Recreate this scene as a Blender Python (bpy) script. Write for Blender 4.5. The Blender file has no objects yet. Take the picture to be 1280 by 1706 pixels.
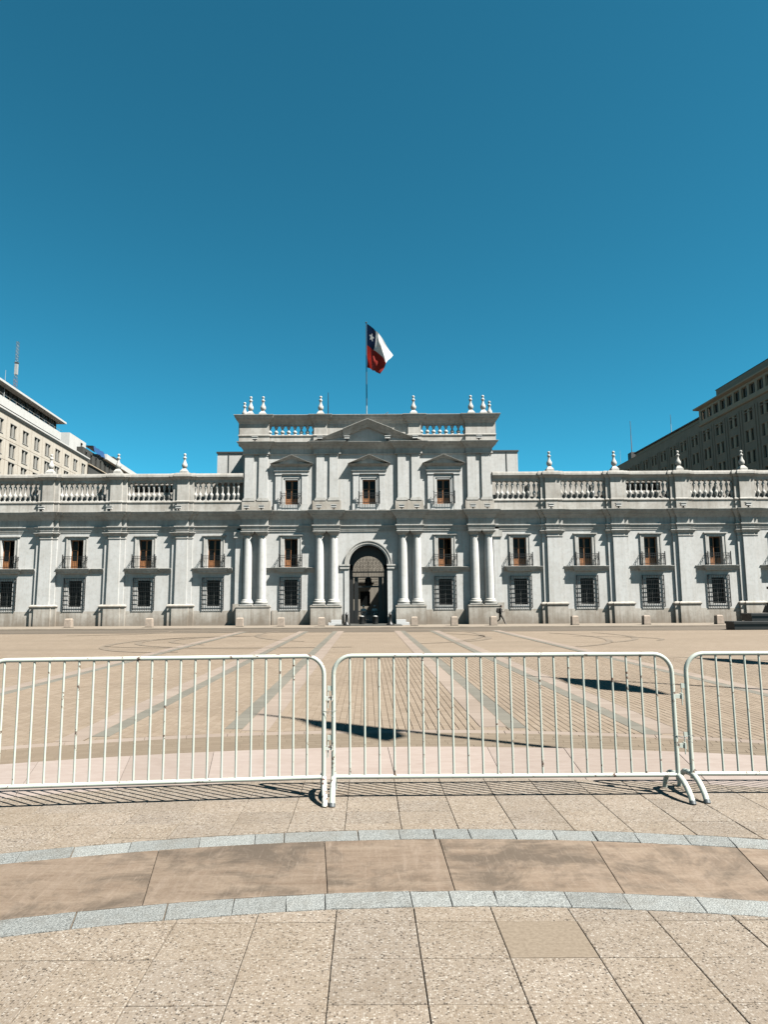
import bpy, math, random
from math import sin, cos, pi, radians, sqrt, atan2, hypot
from mathutils import Vector, Matrix
random.seed(7)
SC = bpy.context.scene
COL = SC.collection

# ------------------------------------------------------------------ camera
F = 1130.0
cam_d = bpy.data.cameras.new('camera')
cam = bpy.data.objects.new('camera', cam_d); COL.objects.link(cam)
cam_d.sensor_fit = 'VERTICAL'
cam_d.sensor_height = 24.0
cam_d.lens = 24.0 * F / 1706.0
cam_d.shift_x = 29.0 / 1706.0
cam_d.clip_start = 0.05; cam_d.clip_end = 6000
cam.matrix_world = (Matrix.Translation((0, 0, 1.47)) @ Matrix.Rotation(pi / 2 + radians(7.46), 4, 'X')
                    @ Matrix.Rotation(radians(-0.33), 4, 'Z'))
SC.camera = cam

# ------------------------------------------------------------------ light
SUN = Vector((1.55, -1.0, 2.42)).normalized()        # direction towards the sun
w = bpy.data.worlds.new('World'); SC.world = w; w.use_nodes = True
nt = w.node_tree; nt.nodes.clear()
sky = nt.nodes.new('ShaderNodeTexSky'); sky.sky_type = 'NISHITA'; sky.sun_disc = False
sky.sun_elevation = math.asin(SUN.z); sky.sun_rotation = atan2(SUN.x, SUN.y)
sky.altitude = 2000; sky.air_density = 0.6; sky.dust_density = 0.0; sky.ozone_density = 4.0
tint = nt.nodes.new('ShaderNodeMix'); tint.data_type = 'RGBA'; tint.blend_type = 'MULTIPLY'
tint.inputs[0].default_value = 1.0
tint.inputs[7].default_value = (0.185, 0.785, 0.635, 1)
bg = nt.nodes.new('ShaderNodeBackground'); bg.inputs[1].default_value = 0.05
out = nt.nodes.new('ShaderNodeOutputWorld')
nt.links.new(sky.outputs[0], tint.inputs[6]); nt.links.new(tint.outputs[2], bg.inputs[0])
nt.links.new(bg.outputs[0], out.inputs[0])
sun_d = bpy.data.lights.new('sun', 'SUN'); sun_d.energy = 5.0; sun_d.angle = radians(0.5)
sun_d.color = (1.0, 0.965, 0.90)
sun = bpy.data.objects.new('sun', sun_d); COL.objects.link(sun)
sun.rotation_euler = SUN.to_track_quat('Z', 'Y').to_euler(); sun.location = (40, -30, 60)
SC.view_settings.view_transform = 'Standard'; SC.view_settings.look = 'None'
SC.view_settings.exposure = 2.56; SC.view_settings.gamma = 1.0; SC.view_settings.use_curve_mapping = False

# ------------------------------------------------------------------ materials
ALBEDO = 0.212                    # the picture is exposed for the shade: all reflectances scaled alike
GROUND = 0.165
class NT:
    def __init__(s, name):
        s.m = bpy.data.materials.new(name); s.m.use_nodes = True
        s.t = s.m.node_tree; s.t.nodes.clear()
        s.o = s.n('ShaderNodeOutputMaterial'); s.b = s.n('ShaderNodeBsdfPrincipled')
        s.l(s.b.outputs[0], s.o.inputs[0])
    def n(s, k): return s.t.nodes.new(k)
    def l(s, a, b): s.t.links.new(a, b)
    def coord(s, kind='Object', scale=(1, 1, 1), rnd=False):
        if kind == 'World':
            g = s.n('ShaderNodeNewGeometry'); src = g.outputs['Position']
        else:
            g = s.n('ShaderNodeTexCoord'); src = g.outputs[kind]
        mp = s.n('ShaderNodeMapping'); mp.inputs['Scale'].default_value = scale
        s.l(src, mp.inputs[0])
        if rnd:
            oi = s.n('ShaderNodeObjectInfo'); mu = s.n('ShaderNodeMath'); mu.operation = 'MULTIPLY'
            mu.inputs[1].default_value = 57.0; s.l(oi.outputs['Random'], mu.inputs[0])
            s.l(mu.outputs[0], mp.inputs['Location'])
        return mp.outputs[0]
    def noise(s, co, scale, detail=4, rough=0.6, dist=0.0):
        x = s.n('ShaderNodeTexNoise'); x.inputs['Scale'].default_value = scale
        x.inputs['Detail'].default_value = detail; x.inputs['Roughness'].default_value = rough
        x.inputs['Distortion'].default_value = dist
        s.l(co, x.inputs['Vector']); return x.outputs['Fac']
    def ramp(s, fac, stops):
        r = s.n('ShaderNodeValToRGB'); e = r.color_ramp.elements
        while len(e) < len(stops): e.new(0.5)
        for i, (p, c) in enumerate(stops):
            e[i].position = p
            e[i].color = (c, c, c, 1) if isinstance(c, (int, float)) else (*c, 1)
        s.l(fac, r.inputs[0]); return r.outputs[0]
    def mix(s, fac, a, b, mode='MIX'):
        x = s.n('ShaderNodeMix'); x.data_type = 'RGBA'; x.blend_type = mode
        for v, i in ((fac, 0), (a, 6), (b, 7)):
            if isinstance(v, (int, float)): x.inputs[i].default_value = v if i == 0 else (v, v, v, 1)
            elif isinstance(v, tuple): x.inputs[i].default_value = (*v, 1)
            else: s.l(v, x.inputs[i])
        return x.outputs[2]
    def math(s, op, a, b=None):
        x = s.n('ShaderNodeMath'); x.operation = op
        for v, i in ((a, 0), (b, 1)):
            if v is None: continue
            if isinstance(v, (int, float)): x.inputs[i].default_value = v
            else: s.l(v, x.inputs[i])
        return x.outputs[0]
    def rand(s):
        return s.n('ShaderNodeObjectInfo').outputs['Random']
    def island(s):
        return s.n('ShaderNodeNewGeometry').outputs['Random Per Island']
    def bump(s, h, strength, dist):
        x = s.n('ShaderNodeBump'); x.inputs['Strength'].default_value = strength
        x.inputs['Distance'].default_value = dist; s.l(h, x.inputs['Height'])
        s.l(x.outputs[0], s.b.inputs['Normal'])
    def fin(s, col, rough=0.8, metal=0.0, spec=0.3, k=None):
        k = ALBEDO if k is None else k
        col = tuple(v * k for v in col) if isinstance(col, tuple) else s.mix(1.0, col, (k, k, k), 'MULTIPLY')
        if isinstance(col, tuple): s.b.inputs['Base Color'].default_value = (*col, 1)
        else: s.l(col, s.b.inputs['Base Color'])
        if isinstance(rough, (int, float)): s.b.inputs['Roughness'].default_value = rough
        else: s.l(rough, s.b.inputs['Roughness'])
        s.b.inputs['Metallic'].default_value = metal
        s.b.inputs['Specular IOR Level'].default_value = spec
        return s.m

def plaster(name, base, stain, dirt_z=None, dirt=(0.36, 0.29, 0.22), amt=0.5, k=None):
    s = NT(name); co = s.coord('World')
    n1 = s.noise(co, 0.55, 6, 0.65); n2 = s.noise(co, 3.5, 6, 0.7)
    cs = s.coord('World', (2.2, 2.2, 0.16)); n3 = s.noise(cs, 1.6, 5, 0.65)
    f = s.math('MULTIPLY', s.ramp(n1, [(0.42, 0), (0.75, 1)]), amt)
    c = s.mix(f, base, stain)
    c = s.mix(s.math('MULTIPLY', s.ramp(n3, [(0.47, 0), (0.70, 1)]), 0.6), c, stain)
    c = s.mix(s.math('MULTIPLY', s.ramp(n2, [(0.48, 0), (0.80, 1)]), 0.42), c, tuple(v * 0.6 for v in stain))
    if dirt_z:
        g = s.n('ShaderNodeNewGeometry'); sp = s.n('ShaderNodeSeparateXYZ'); s.l(g.outputs['Position'], sp.inputs[0])
        h = s.math('ADD', sp.outputs[2], s.math('MULTIPLY', s.math('SUBTRACT', n1, 0.5), -1.6))
        h = s.math('ADD', h, s.math('MULTIPLY', s.math('SUBTRACT', n3, 0.5), -1.2))
        d = s.ramp(s.math('DIVIDE', s.math('ADD', h, 0.8), dirt_z), [(0.12, 1), (1.0, 0)])
        c = s.mix(s.math('MULTIPLY', d, 0.75), c, dirt)
    s.bump(n2, 0.15, 0.02)
    return s.fin(c, 0.85, 0, 0.2, k)

M = {}
M['plaster'] = plaster('lime plaster', (1.0, 1.0, 0.975), (0.76, 0.735, 0.68), 1.3, amt=0.6)
M['moulding'] = plaster('moulded plaster', (0.93, 0.91, 0.86), (0.52, 0.49, 0.43), amt=0.7)
M['plinth'] = plaster('plinth stucco', (0.84, 0.785, 0.70), (0.45, 0.385, 0.31), 1.3, amt=0.85)
M['parapet'] = plaster('parapet stucco', (0.90, 0.865, 0.80), (0.50, 0.455, 0.39), amt=0.85)
M['vault'] = plaster('passage plaster darkened as shade', (0.06, 0.06, 0.057), (0.04, 0.04, 0.037), amt=0.5)  # plaster colour taken almost to black, standing in for shade inside the passage
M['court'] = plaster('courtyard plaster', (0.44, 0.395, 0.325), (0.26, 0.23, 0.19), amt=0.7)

def simple(name, col, rough=0.6, metal=0.0, var=0.15, scale=6.0, spec=0.3):
    s = NT(name); co = s.coord('World'); n = s.noise(co, scale, 4, 0.6)
    c = s.mix(s.ramp(n, [(0.3, 0), (0.7, 1)]), tuple(v * (1 - var) for v in col), tuple(min(1, v * (1 + var)) for v in col))
    return s.fin(c, rough, metal, spec)
M['iron'] = simple('black wrought iron', (0.018, 0.019, 0.018), 0.5)
M['glass'] = simple('dark window glass', (0.010, 0.012, 0.012), 0.35, 0, 0.3, 1.5, 0.12)
M['wood'] = simple('varnished brown timber', (0.52, 0.215, 0.075), 0.55, 0, 0.3, 9)
M['roofing'] = simple('grey roofing felt', (0.22, 0.22, 0.21), 0.9)
M['lead'] = simple('dark lead flashing', (0.06, 0.062, 0.06), 0.6)
M['black_granite'] = simple('black polished granite', (0.022, 0.024, 0.023), 0.45, 0, 0.3, 3)
M['bronze'] = simple('dark bronze', (0.03, 0.028, 0.022), 0.45, 0.3, 0.3, 3)
M['lamp_white'] = simple('white lamp housing', (0.75, 0.75, 0.72), 0.5)
M['steel'] = simple('grey galvanised steel', (0.32, 0.34, 0.35), 0.45, 0.5)
M['dark_steel'] = simple('dark weathered steel', (0.08, 0.085, 0.085), 0.5, 0.3)
M['pole_white'] = simple('white painted pole', (0.62, 0.63, 0.62), 0.45)
M['red_paint'] = simple('red and rust mast paint', (0.30, 0.16, 0.13), 0.6)
M['pale_stone'] = simple('pale bollard stone', (0.62, 0.50, 0.40), 0.85, 0, 0.2, 5)
M['white_block'] = simple('white painted masonry', (0.98, 0.99, 0.97), 0.7, 0, 0.02)
M['cream'] = plaster('cream stone cladding', (0.80, 0.735, 0.63), (0.62, 0.55, 0.45), amt=0.6, k=0.235)
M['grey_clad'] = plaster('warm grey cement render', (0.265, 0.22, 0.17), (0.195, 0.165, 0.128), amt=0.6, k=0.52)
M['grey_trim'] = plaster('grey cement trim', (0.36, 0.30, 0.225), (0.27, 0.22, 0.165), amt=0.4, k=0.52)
M['white_trim'] = plaster('white painted concrete', (0.86, 0.86, 0.83), (0.70, 0.70, 0.66), amt=0.4, k=0.235)
M['dark_clad'] = plaster('dark weathered cladding', (0.10, 0.10, 0.09), (0.06, 0.06, 0.055), amt=0.6, k=0.22)
M['tarp'] = simple('blue tarpaulin', (0.03, 0.13, 0.36), 0.6)
M['win_dark'] = simple('dim office window glass', (0.05, 0.05, 0.045), 0.2, 0, 0.4, 0.8, 0.4)
M['win_frame'] = simple('pale window frame', (0.55, 0.53, 0.48), 0.6)
M['skin'] = simple('skin', (0.42, 0.26, 0.19), 0.6, 0, 0.05)
M['dark_cloth'] = simple('black cloth', (0.018, 0.018, 0.02), 0.9)
M['trouser'] = simple('dark brown trousers', (0.045, 0.038, 0.032), 0.9)
M['coat'] = simple('grey green uniform coat', (0.93, 1.0, 0.96), 0.9)
M['hair'] = simple('dark hair', (0.012, 0.010, 0.009), 0.6)
M['shoe'] = simple('black shoe leather', (0.012, 0.012, 0.012), 0.4)

def barrier_paint():
    s = NT('chipped white barrier paint'); co = s.coord('World', rnd=False)
    n = s.noise(co, 26, 6, 0.62); n2 = s.noise(co, 5, 3, 0.5); n3 = s.noise(co, 90, 3, 0.6)
    chip = s.ramp(s.math('ADD', n, s.math('MULTIPLY', s.math('SUBTRACT', n2, 0.5), 0.45)), [(0.655, 0), (0.675, 1)])
    rim = s.ramp(s.math('ADD', n, s.math('MULTIPLY', s.math('SUBTRACT', n2, 0.5), 0.45)), [(0.60, 0), (0.66, 1)])
    white = s.mix(n2, (0.80, 0.86, 0.77), (0.73, 0.78, 0.69))
    c = s.mix(s.math('MULTIPLY', rim, 0.35), white, (0.50, 0.36, 0.24))
    c = s.mix(chip, c, s.mix(n3, (0.05, 0.04, 0.032), (0.20, 0.085, 0.045)))
    s.bump(s.math('MULTIPLY', chip, -1), 0.3, 0.002)
    return s.fin(c, s.mix(chip, 0.38, 0.8), 0, 0.4, 0.25)
M['barrier'] = barrier_paint()
def rusty_paint():
    s = NT('rust worn barrier paint'); co = s.coord('World')
    n = s.noise(co, 34, 6, 0.65); n3 = s.noise(co, 90, 3, 0.6)
    chip = s.ramp(n, [(0.52, 0), (0.56, 1)])
    c = s.mix(chip, (0.76, 0.77, 0.70), s.mix(n3, (0.05, 0.035, 0.028), (0.24, 0.09, 0.045)))
    return s.fin(c, 0.6, 0, 0.3, 0.28)
M['barrier_rust'] = rusty_paint()

def pebble(name='exposed aggregate paving'):
    s = NT(name); co = s.coord('World')
    v = s.n('ShaderNodeTexVoronoi'); v.inputs['Scale'].default_value = 112; v.inputs['Randomness'].default_value = 1
    s.l(co, v.inputs['Vector'])
    sep = s.n('ShaderNodeSeparateColor'); s.l(v.outputs['Color'], sep.inputs[0])
    grit = s.ramp(sep.outputs[0], [(0.0, (0.05, 0.038, 0.028)), (0.09, (0.12, 0.088, 0.06)), (0.22, (0.36, 0.27, 0.185)), (0.60, (0.50, 0.405, 0.305)), (0.85, (0.61, 0.52, 0.42)), (1.0, (0.80, 0.72, 0.61))])
    mort = s.ramp(v.outputs['Distance'], [(0.0, 1), (0.45, 1), (0.62, 0)])
    c = s.mix(mort, (0.43, 0.345, 0.262), grit)
    n1 = s.noise(co, 1.7, 5, 0.6); n2 = s.noise(co, 30, 4, 0.6); n4 = s.noise(co, 9, 4, 0.6)
    c = s.mix(s.math('MULTIPLY', s.ramp(n1, [(0.4, 0), (0.7, 1)]), 0.45), c, (0.36, 0.27, 0.18))
    c = s.mix(s.math('MULTIPLY', s.ramp(n4, [(0.5, 0), (0.8, 1)]), 0.35), c, (0.60, 0.50, 0.40))
    c = s.mix(s.math('MULTIPLY', s.ramp(n2, [(0.60, 0), (0.72, 1)]), 0.5), c, (0.16, 0.12, 0.082))
    r = s.ramp(s.rand(), [(0, (0.84, 0.86, 0.90)), (0.3, (0.92, 0.945, 0.99)), (0.65, (0.94, 0.95, 0.965)), (1, (1.0, 1.02, 1.06))])
    c = s.mix(1.0, c, r, 'MULTIPLY')
    v2 = s.n('ShaderNodeTexVoronoi'); v2.inputs['Scale'].default_value = 5.5; s.l(s.coord('World', (1, 1.6, 1)), v2.inputs['Vector'])
    c = s.mix(s.ramp(s.math('ADD', v2.outputs['Distance'], s.math('MULTIPLY', n2, 0.05)), [(0.055, 0.85), (0.075, 0)]), c, (0.11, 0.085, 0.06))
    hgt = s.math('ADD', s.math('MULTIPLY', v.outputs['Distance'], -0.6), n2)
    s.bump(hgt, 0.55, 0.004)
    return s.fin(c, 0.85, 0, 0.25, k=GROUND * 1.22)
M['pebble'] = pebble()
def smooth_tile():
    s = NT('smooth replacement tile'); co = s.coord('World')
    n = s.noise(co, 55, 5, 0.7); n1 = s.noise(co, 6, 4, 0.6)
    c = s.mix(s.ramp(n, [(0.35, 0), (0.65, 1)]), (0.30, 0.235, 0.17), (0.45, 0.365, 0.275))
    c = s.mix(s.math('MULTIPLY', n1, 0.4), c, (0.36, 0.28, 0.2))
    s.bump(n, 0.3, 0.002); return s.fin(c, 0.85, 0, 0.2, k=GROUND * 1.22)
M['smooth_tile'] = smooth_tile()
def granite():
    s = NT('pale grey granite kerb stone'); co = s.coord('World', rnd=False)
    n = s.noise(co, 130, 3, 0.7); n1 = s.noise(co, 18, 6, 0.65); n2 = s.noise(co, 3.0, 4, 0.6)
    c = s.mix(s.ramp(n, [(0.38, 0), (0.62, 1)]), (0.27, 0.285, 0.275), (0.80, 0.83, 0.80))
    c = s.mix(s.math('MULTIPLY', s.ramp(n1, [(0.5, 0), (0.7, 1)]), 0.5), c, (0.33, 0.325, 0.29))
    c = s.mix(s.math('MULTIPLY', s.ramp(n2, [(0.5, 0), (0.75, 1)]), 0.4), c, (0.36, 0.31, 0.24))
    c = s.mix(1.0, c, s.ramp(s.rand(), [(0, 0.82), (1, 1.08)]), 'MULTIPLY')
    s.bump(s.math('ADD', n, s.math('MULTIPLY', n1, 3.0)), 0.7, 0.007); return s.fin(c, 0.8, 0, 0.25, k=GROUND)
M['granite'] = granite()
def sandstone():
    s = NT('stained brown sandstone slab'); co = s.coord('World', (1, 1, 1), rnd=True)
    cs = s.coord('World', (1.2, 7, 1), rnd=True); cl = s.coord('World', (9, 1.2, 1), rnd=True)
    n0 = s.noise(co, 2.0, 8, 0.68, 0.5); n1 = s.noise(cs, 1.6, 6, 0.7, 0.6); n2 = s.noise(cl, 2.0, 6, 0.7, 0.4); n3 = s.noise(co, 60, 4, 0.7)
    c = s.mix(s.ramp(n1, [(0.32, 0), (0.7, 1)]), (0.37, 0.255, 0.17), (0.58, 0.44, 0.32))
    c = s.mix(s.math('MULTIPLY', s.ramp(n2, [(0.5, 0), (0.72, 1)]), 0.7), c, (0.62, 0.475, 0.36))
    c = s.mix(s.math('MULTIPLY', s.ramp(n0, [(0.47, 0), (0.60, 1)]), 0.82), c, (0.175, 0.128, 0.086))
    c = s.mix(s.math('MULTIPLY', s.ramp(n3, [(0.4, 0), (0.8, 1)]), 0.4), c, (0.20, 0.14, 0.09))
    sc1 = s.noise(s.coord('World', (40, 2.5, 1), rnd=True), 2.2, 4, 0.7, 0.3); c = s.mix(s.math('MULTIPLY', s.ramp(sc1, [(0.56, 0), (0.72, 1)]), 0.4), c, (0.70, 0.56, 0.44))
    ed = s.noise(co, 7, 5, 0.65); c = s.mix(s.math('MULTIPLY', s.ramp(ed, [(0.58, 0), (0.7, 1)]), 0.5), c, (0.19, 0.135, 0.09))
    wv = s.noise(co, 3.2, 2, 0.5, 2.2)
    vein = s.ramp(wv, [(0.488, 0), (0.5, 1), (0.512, 0)])
    c = s.mix(s.math('MULTIPLY', vein, 0.13), c, (0.62, 0.50, 0.39))
    c = s.mix(1.0, c, s.ramp(s.rand(), [(0, 0.85), (1, 1.1)]), 'MULTIPLY')
    s.bump(s.math('ADD', n1, s.math('MULTIPLY', n3, 0.5)), 0.25, 0.004); return s.fin(c, 0.75, 0, 0.3, k=GROUND)
M['sandstone'] = sandstone()
def pink():
    s = NT('pale pink stone slab'); co = s.coord('World', rnd=True); cs = s.coord('World', (1, 4, 1), rnd=True)
    n0 = s.noise(co, 3, 6, 0.65, 1.0); n1 = s.noise(cs, 4, 6, 0.7, 0.6); n3 = s.noise(co, 70, 4, 0.7)
    c = s.mix(s.ramp(n1, [(0.3, 0), (0.7, 1)]), (0.62, 0.505, 0.445), (0.76, 0.655, 0.59))
    c = s.mix(s.math('MULTIPLY', s.ramp(n0, [(0.5, 0), (0.7, 1)]), 0.35), c, (0.50, 0.385, 0.31))
    c = s.mix(s.math('MULTIPLY', n3, 0.3), c, (0.52, 0.42, 0.36))
    c = s.mix(1.0, c, s.ramp(s.rand(), [(0, (0.9, 0.86, 0.82)), (0.5, (1, 0.98, 0.97)), (1, (1.07, 1.03, 1.0))]), 'MULTIPLY')
    s.bump(n1, 0.2, 0.003); return s.fin(c, 0.75, 0, 0.3, k=GROUND)
M['pink'] = pink()
def paver(name, a, b, isl=True, dirt=(0.27, 0.20, 0.14)):
    s = NT(name); co = s.coord('World')
    n = s.noise(co, 45, 4, 0.7); n1 = s.noise(co, 0.35, 6, 0.65); cs = s.coord('World', (0.6, 0.12, 1)); n2 = s.noise(cs, 0.9, 5, 0.6)
    r = s.island() if isl else s.rand()
    c = s.mix(r, a, b)
    c = s.mix(s.math('MULTIPLY', s.ramp(n, [(0.4, 0), (0.8, 1)]), 0.35), c, dirt)
    c = s.mix(s.math('MULTIPLY', s.ramp(n1, [(0.46, 0), (0.7, 1)]), 0.45), c, dirt)
    c = s.mix(s.math('MULTIPLY', s.ramp(n2, [(0.5, 0), (0.75, 1)]), 0.3), c, tuple(min(1, v * 1.9) for v in dirt))
    s.bump(n, 0.25, 0.003); return s.fin(c, 0.85, 0, 0.2, k=GROUND * 1.22)
M['paver'] = paver('tan clay pavers', (0.405, 0.312, 0.224), (0.475, 0.375, 0.28))
M['paver_obj'] = paver('tan clay paver', (0.405, 0.312, 0.224), (0.475, 0.375, 0.28), False)
M['paver_dark'] = paver('weathered tan pavers', (0.30, 0.235, 0.165), (0.36, 0.285, 0.205))
M['strip_pink'] = paver('pink strip slabs', (0.44, 0.35, 0.285), (0.51, 0.415, 0.345), False, (0.36, 0.28, 0.22))
M['strip_pink_i'] = paver('pink strip slab run', (0.44, 0.35, 0.285), (0.51, 0.415, 0.345), True, (0.36, 0.28, 0.22))
M['strip_grey'] = paver('grey strip slabs', (0.26, 0.245, 0.20), (0.33, 0.305, 0.25), False, (0.22, 0.20, 0.165))
M['strip_grey_i'] = paver('grey strip slab run', (0.26, 0.245, 0.20), (0.33, 0.305, 0.25), True, (0.22, 0.20, 0.165))
def plaza_mat():
    s = NT('distant plaza paving'); co = s.coord('World')
    br = s.n('ShaderNodeTexBrick'); s.l(co, br.inputs['Vector'])
    br.inputs['Scale'].default_value = 1.0; br.inputs['Brick Width'].default_value = 0.27; br.inputs['Row Height'].default_value = 0.135
    br.inputs['Mortar Size'].default_value = 0.006
    br.inputs['Color1'].default_value = (0.405, 0.312, 0.224, 1); br.inputs['Color2'].default_value = (0.475, 0.375, 0.28, 1)
    br.inputs['Mortar'].default_value = (0.22, 0.165, 0.115, 1)
    n1 = s.noise(co, 0.12, 6, 0.65); cs = s.coord('World', (0.08, 0.5, 1)); n2 = s.noise(cs, 0.8, 6, 0.65); n3 = s.noise(co, 0.7, 5, 0.6)
    c = s.mix(s.math('MULTIPLY', s.ramp(n1, [(0.42, 0), (0.7, 1)]), 0.4), br.outputs[0], (0.31, 0.235, 0.165))
    c = s.mix(s.math('MULTIPLY', s.ramp(n2, [(0.5, 0), (0.72, 1)]), 0.5), c, (0.27, 0.21, 0.15))
    c = s.mix(s.math('MULTIPLY', s.ramp(n3, [(0.5, 0), (0.8, 1)]), 0.3), c, (0.52, 0.42, 0.32))
    return s.fin(c, 0.85, 0, 0.2, k=GROUND * 1.22)
M['plaza'] = plaza_mat()
M['joint'] = simple('sandy joint bed', (0.24, 0.185, 0.13), 0.95, 0, 0.35, 20)
def road_mat():
    s = NT('worn grey brown road paving'); co = s.coord('World', (0.12, 1, 1)); n = s.noise(co, 0.9, 6, 0.65); n2 = s.noise(s.coord('World'), 1.2, 5, 0.6)
    c = s.mix(s.ramp(n, [(0.35, 0), (0.65, 1)]), (0.17, 0.135, 0.10), (0.33, 0.26, 0.19))
    c = s.mix(s.math('MULTIPLY', n2, 0.4), c, (0.24, 0.19, 0.14)); return s.fin(c, 0.8, 0, 0.25, k=GROUND)
M['road'] = road_mat()
M['pavement'] = simple('sidewalk stone', (0.40, 0.33, 0.255), 0.85, 0, 0.18, 1.3)
M['tyre'] = simple('rubbed tyre marks', (0.30, 0.235, 0.17), 0.8, 0, 0.2, 1.2)
def flag_mat():
    s = NT('red white and blue flag cloth')
    uv = s.n('ShaderNodeUVMap'); sp = s.n('ShaderNodeSeparateXYZ'); s.l(uv.outputs[0], sp.inputs[0])
    u, v = sp.outputs[0], sp.outputs[1]
    top = s.math('GREATER_THAN', v, 0.5); left = s.math('LESS_THAN', u, 0.36)
    c = s.mix(top, (0.50, 0.03, 0.015), (1.0, 1.0, 0.97))
    c = s.mix(s.math('MULTIPLY', top, left), c, (0.008, 0.02, 0.07))
    dx = s.math('MULTIPLY', s.math('SUBTRACT', u, 0.2), 1.0); dy = s.math('SUBTRACT', v, 0.75)
    r = s.math('SQRT', s.math('ADD', s.math('MULTIPLY', dx, dx), s.math('MULTIPLY', dy, dy)))
    a = s.math('ARCTAN2', dx, dy)
    k = s.math('ABSOLUTE', s.math('SUBTRACT', s.math('FRACT', s.math('ADD', s.math('DIVIDE', a, 2 * pi / 5), 10.5)), 0.5))
    # five-pointed star: radius shrinks linearly from point to notch
    lim = s.math('SUBTRACT', 0.092, s.math('MULTIPLY', k, 0.114))
    c = s.mix(s.math('LESS_THAN', r, lim), c, (0.84, 0.84, 0.82))
    s.fin(c, 0.75, 0, 0.15, 0.215)
    tr = s.n('ShaderNodeBsdfTranslucent'); s.l(c, tr.inputs[0])
    mx = s.n('ShaderNodeMixShader'); mx.inputs[0].default_value = 0.10
    s.l(s.b.outputs[0], mx.inputs[1]); s.l(tr.outputs[0], mx.inputs[2]); s.l(mx.outputs[0], s.o.inputs[0])
    return s.m
M['flag'] = flag_mat()

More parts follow.
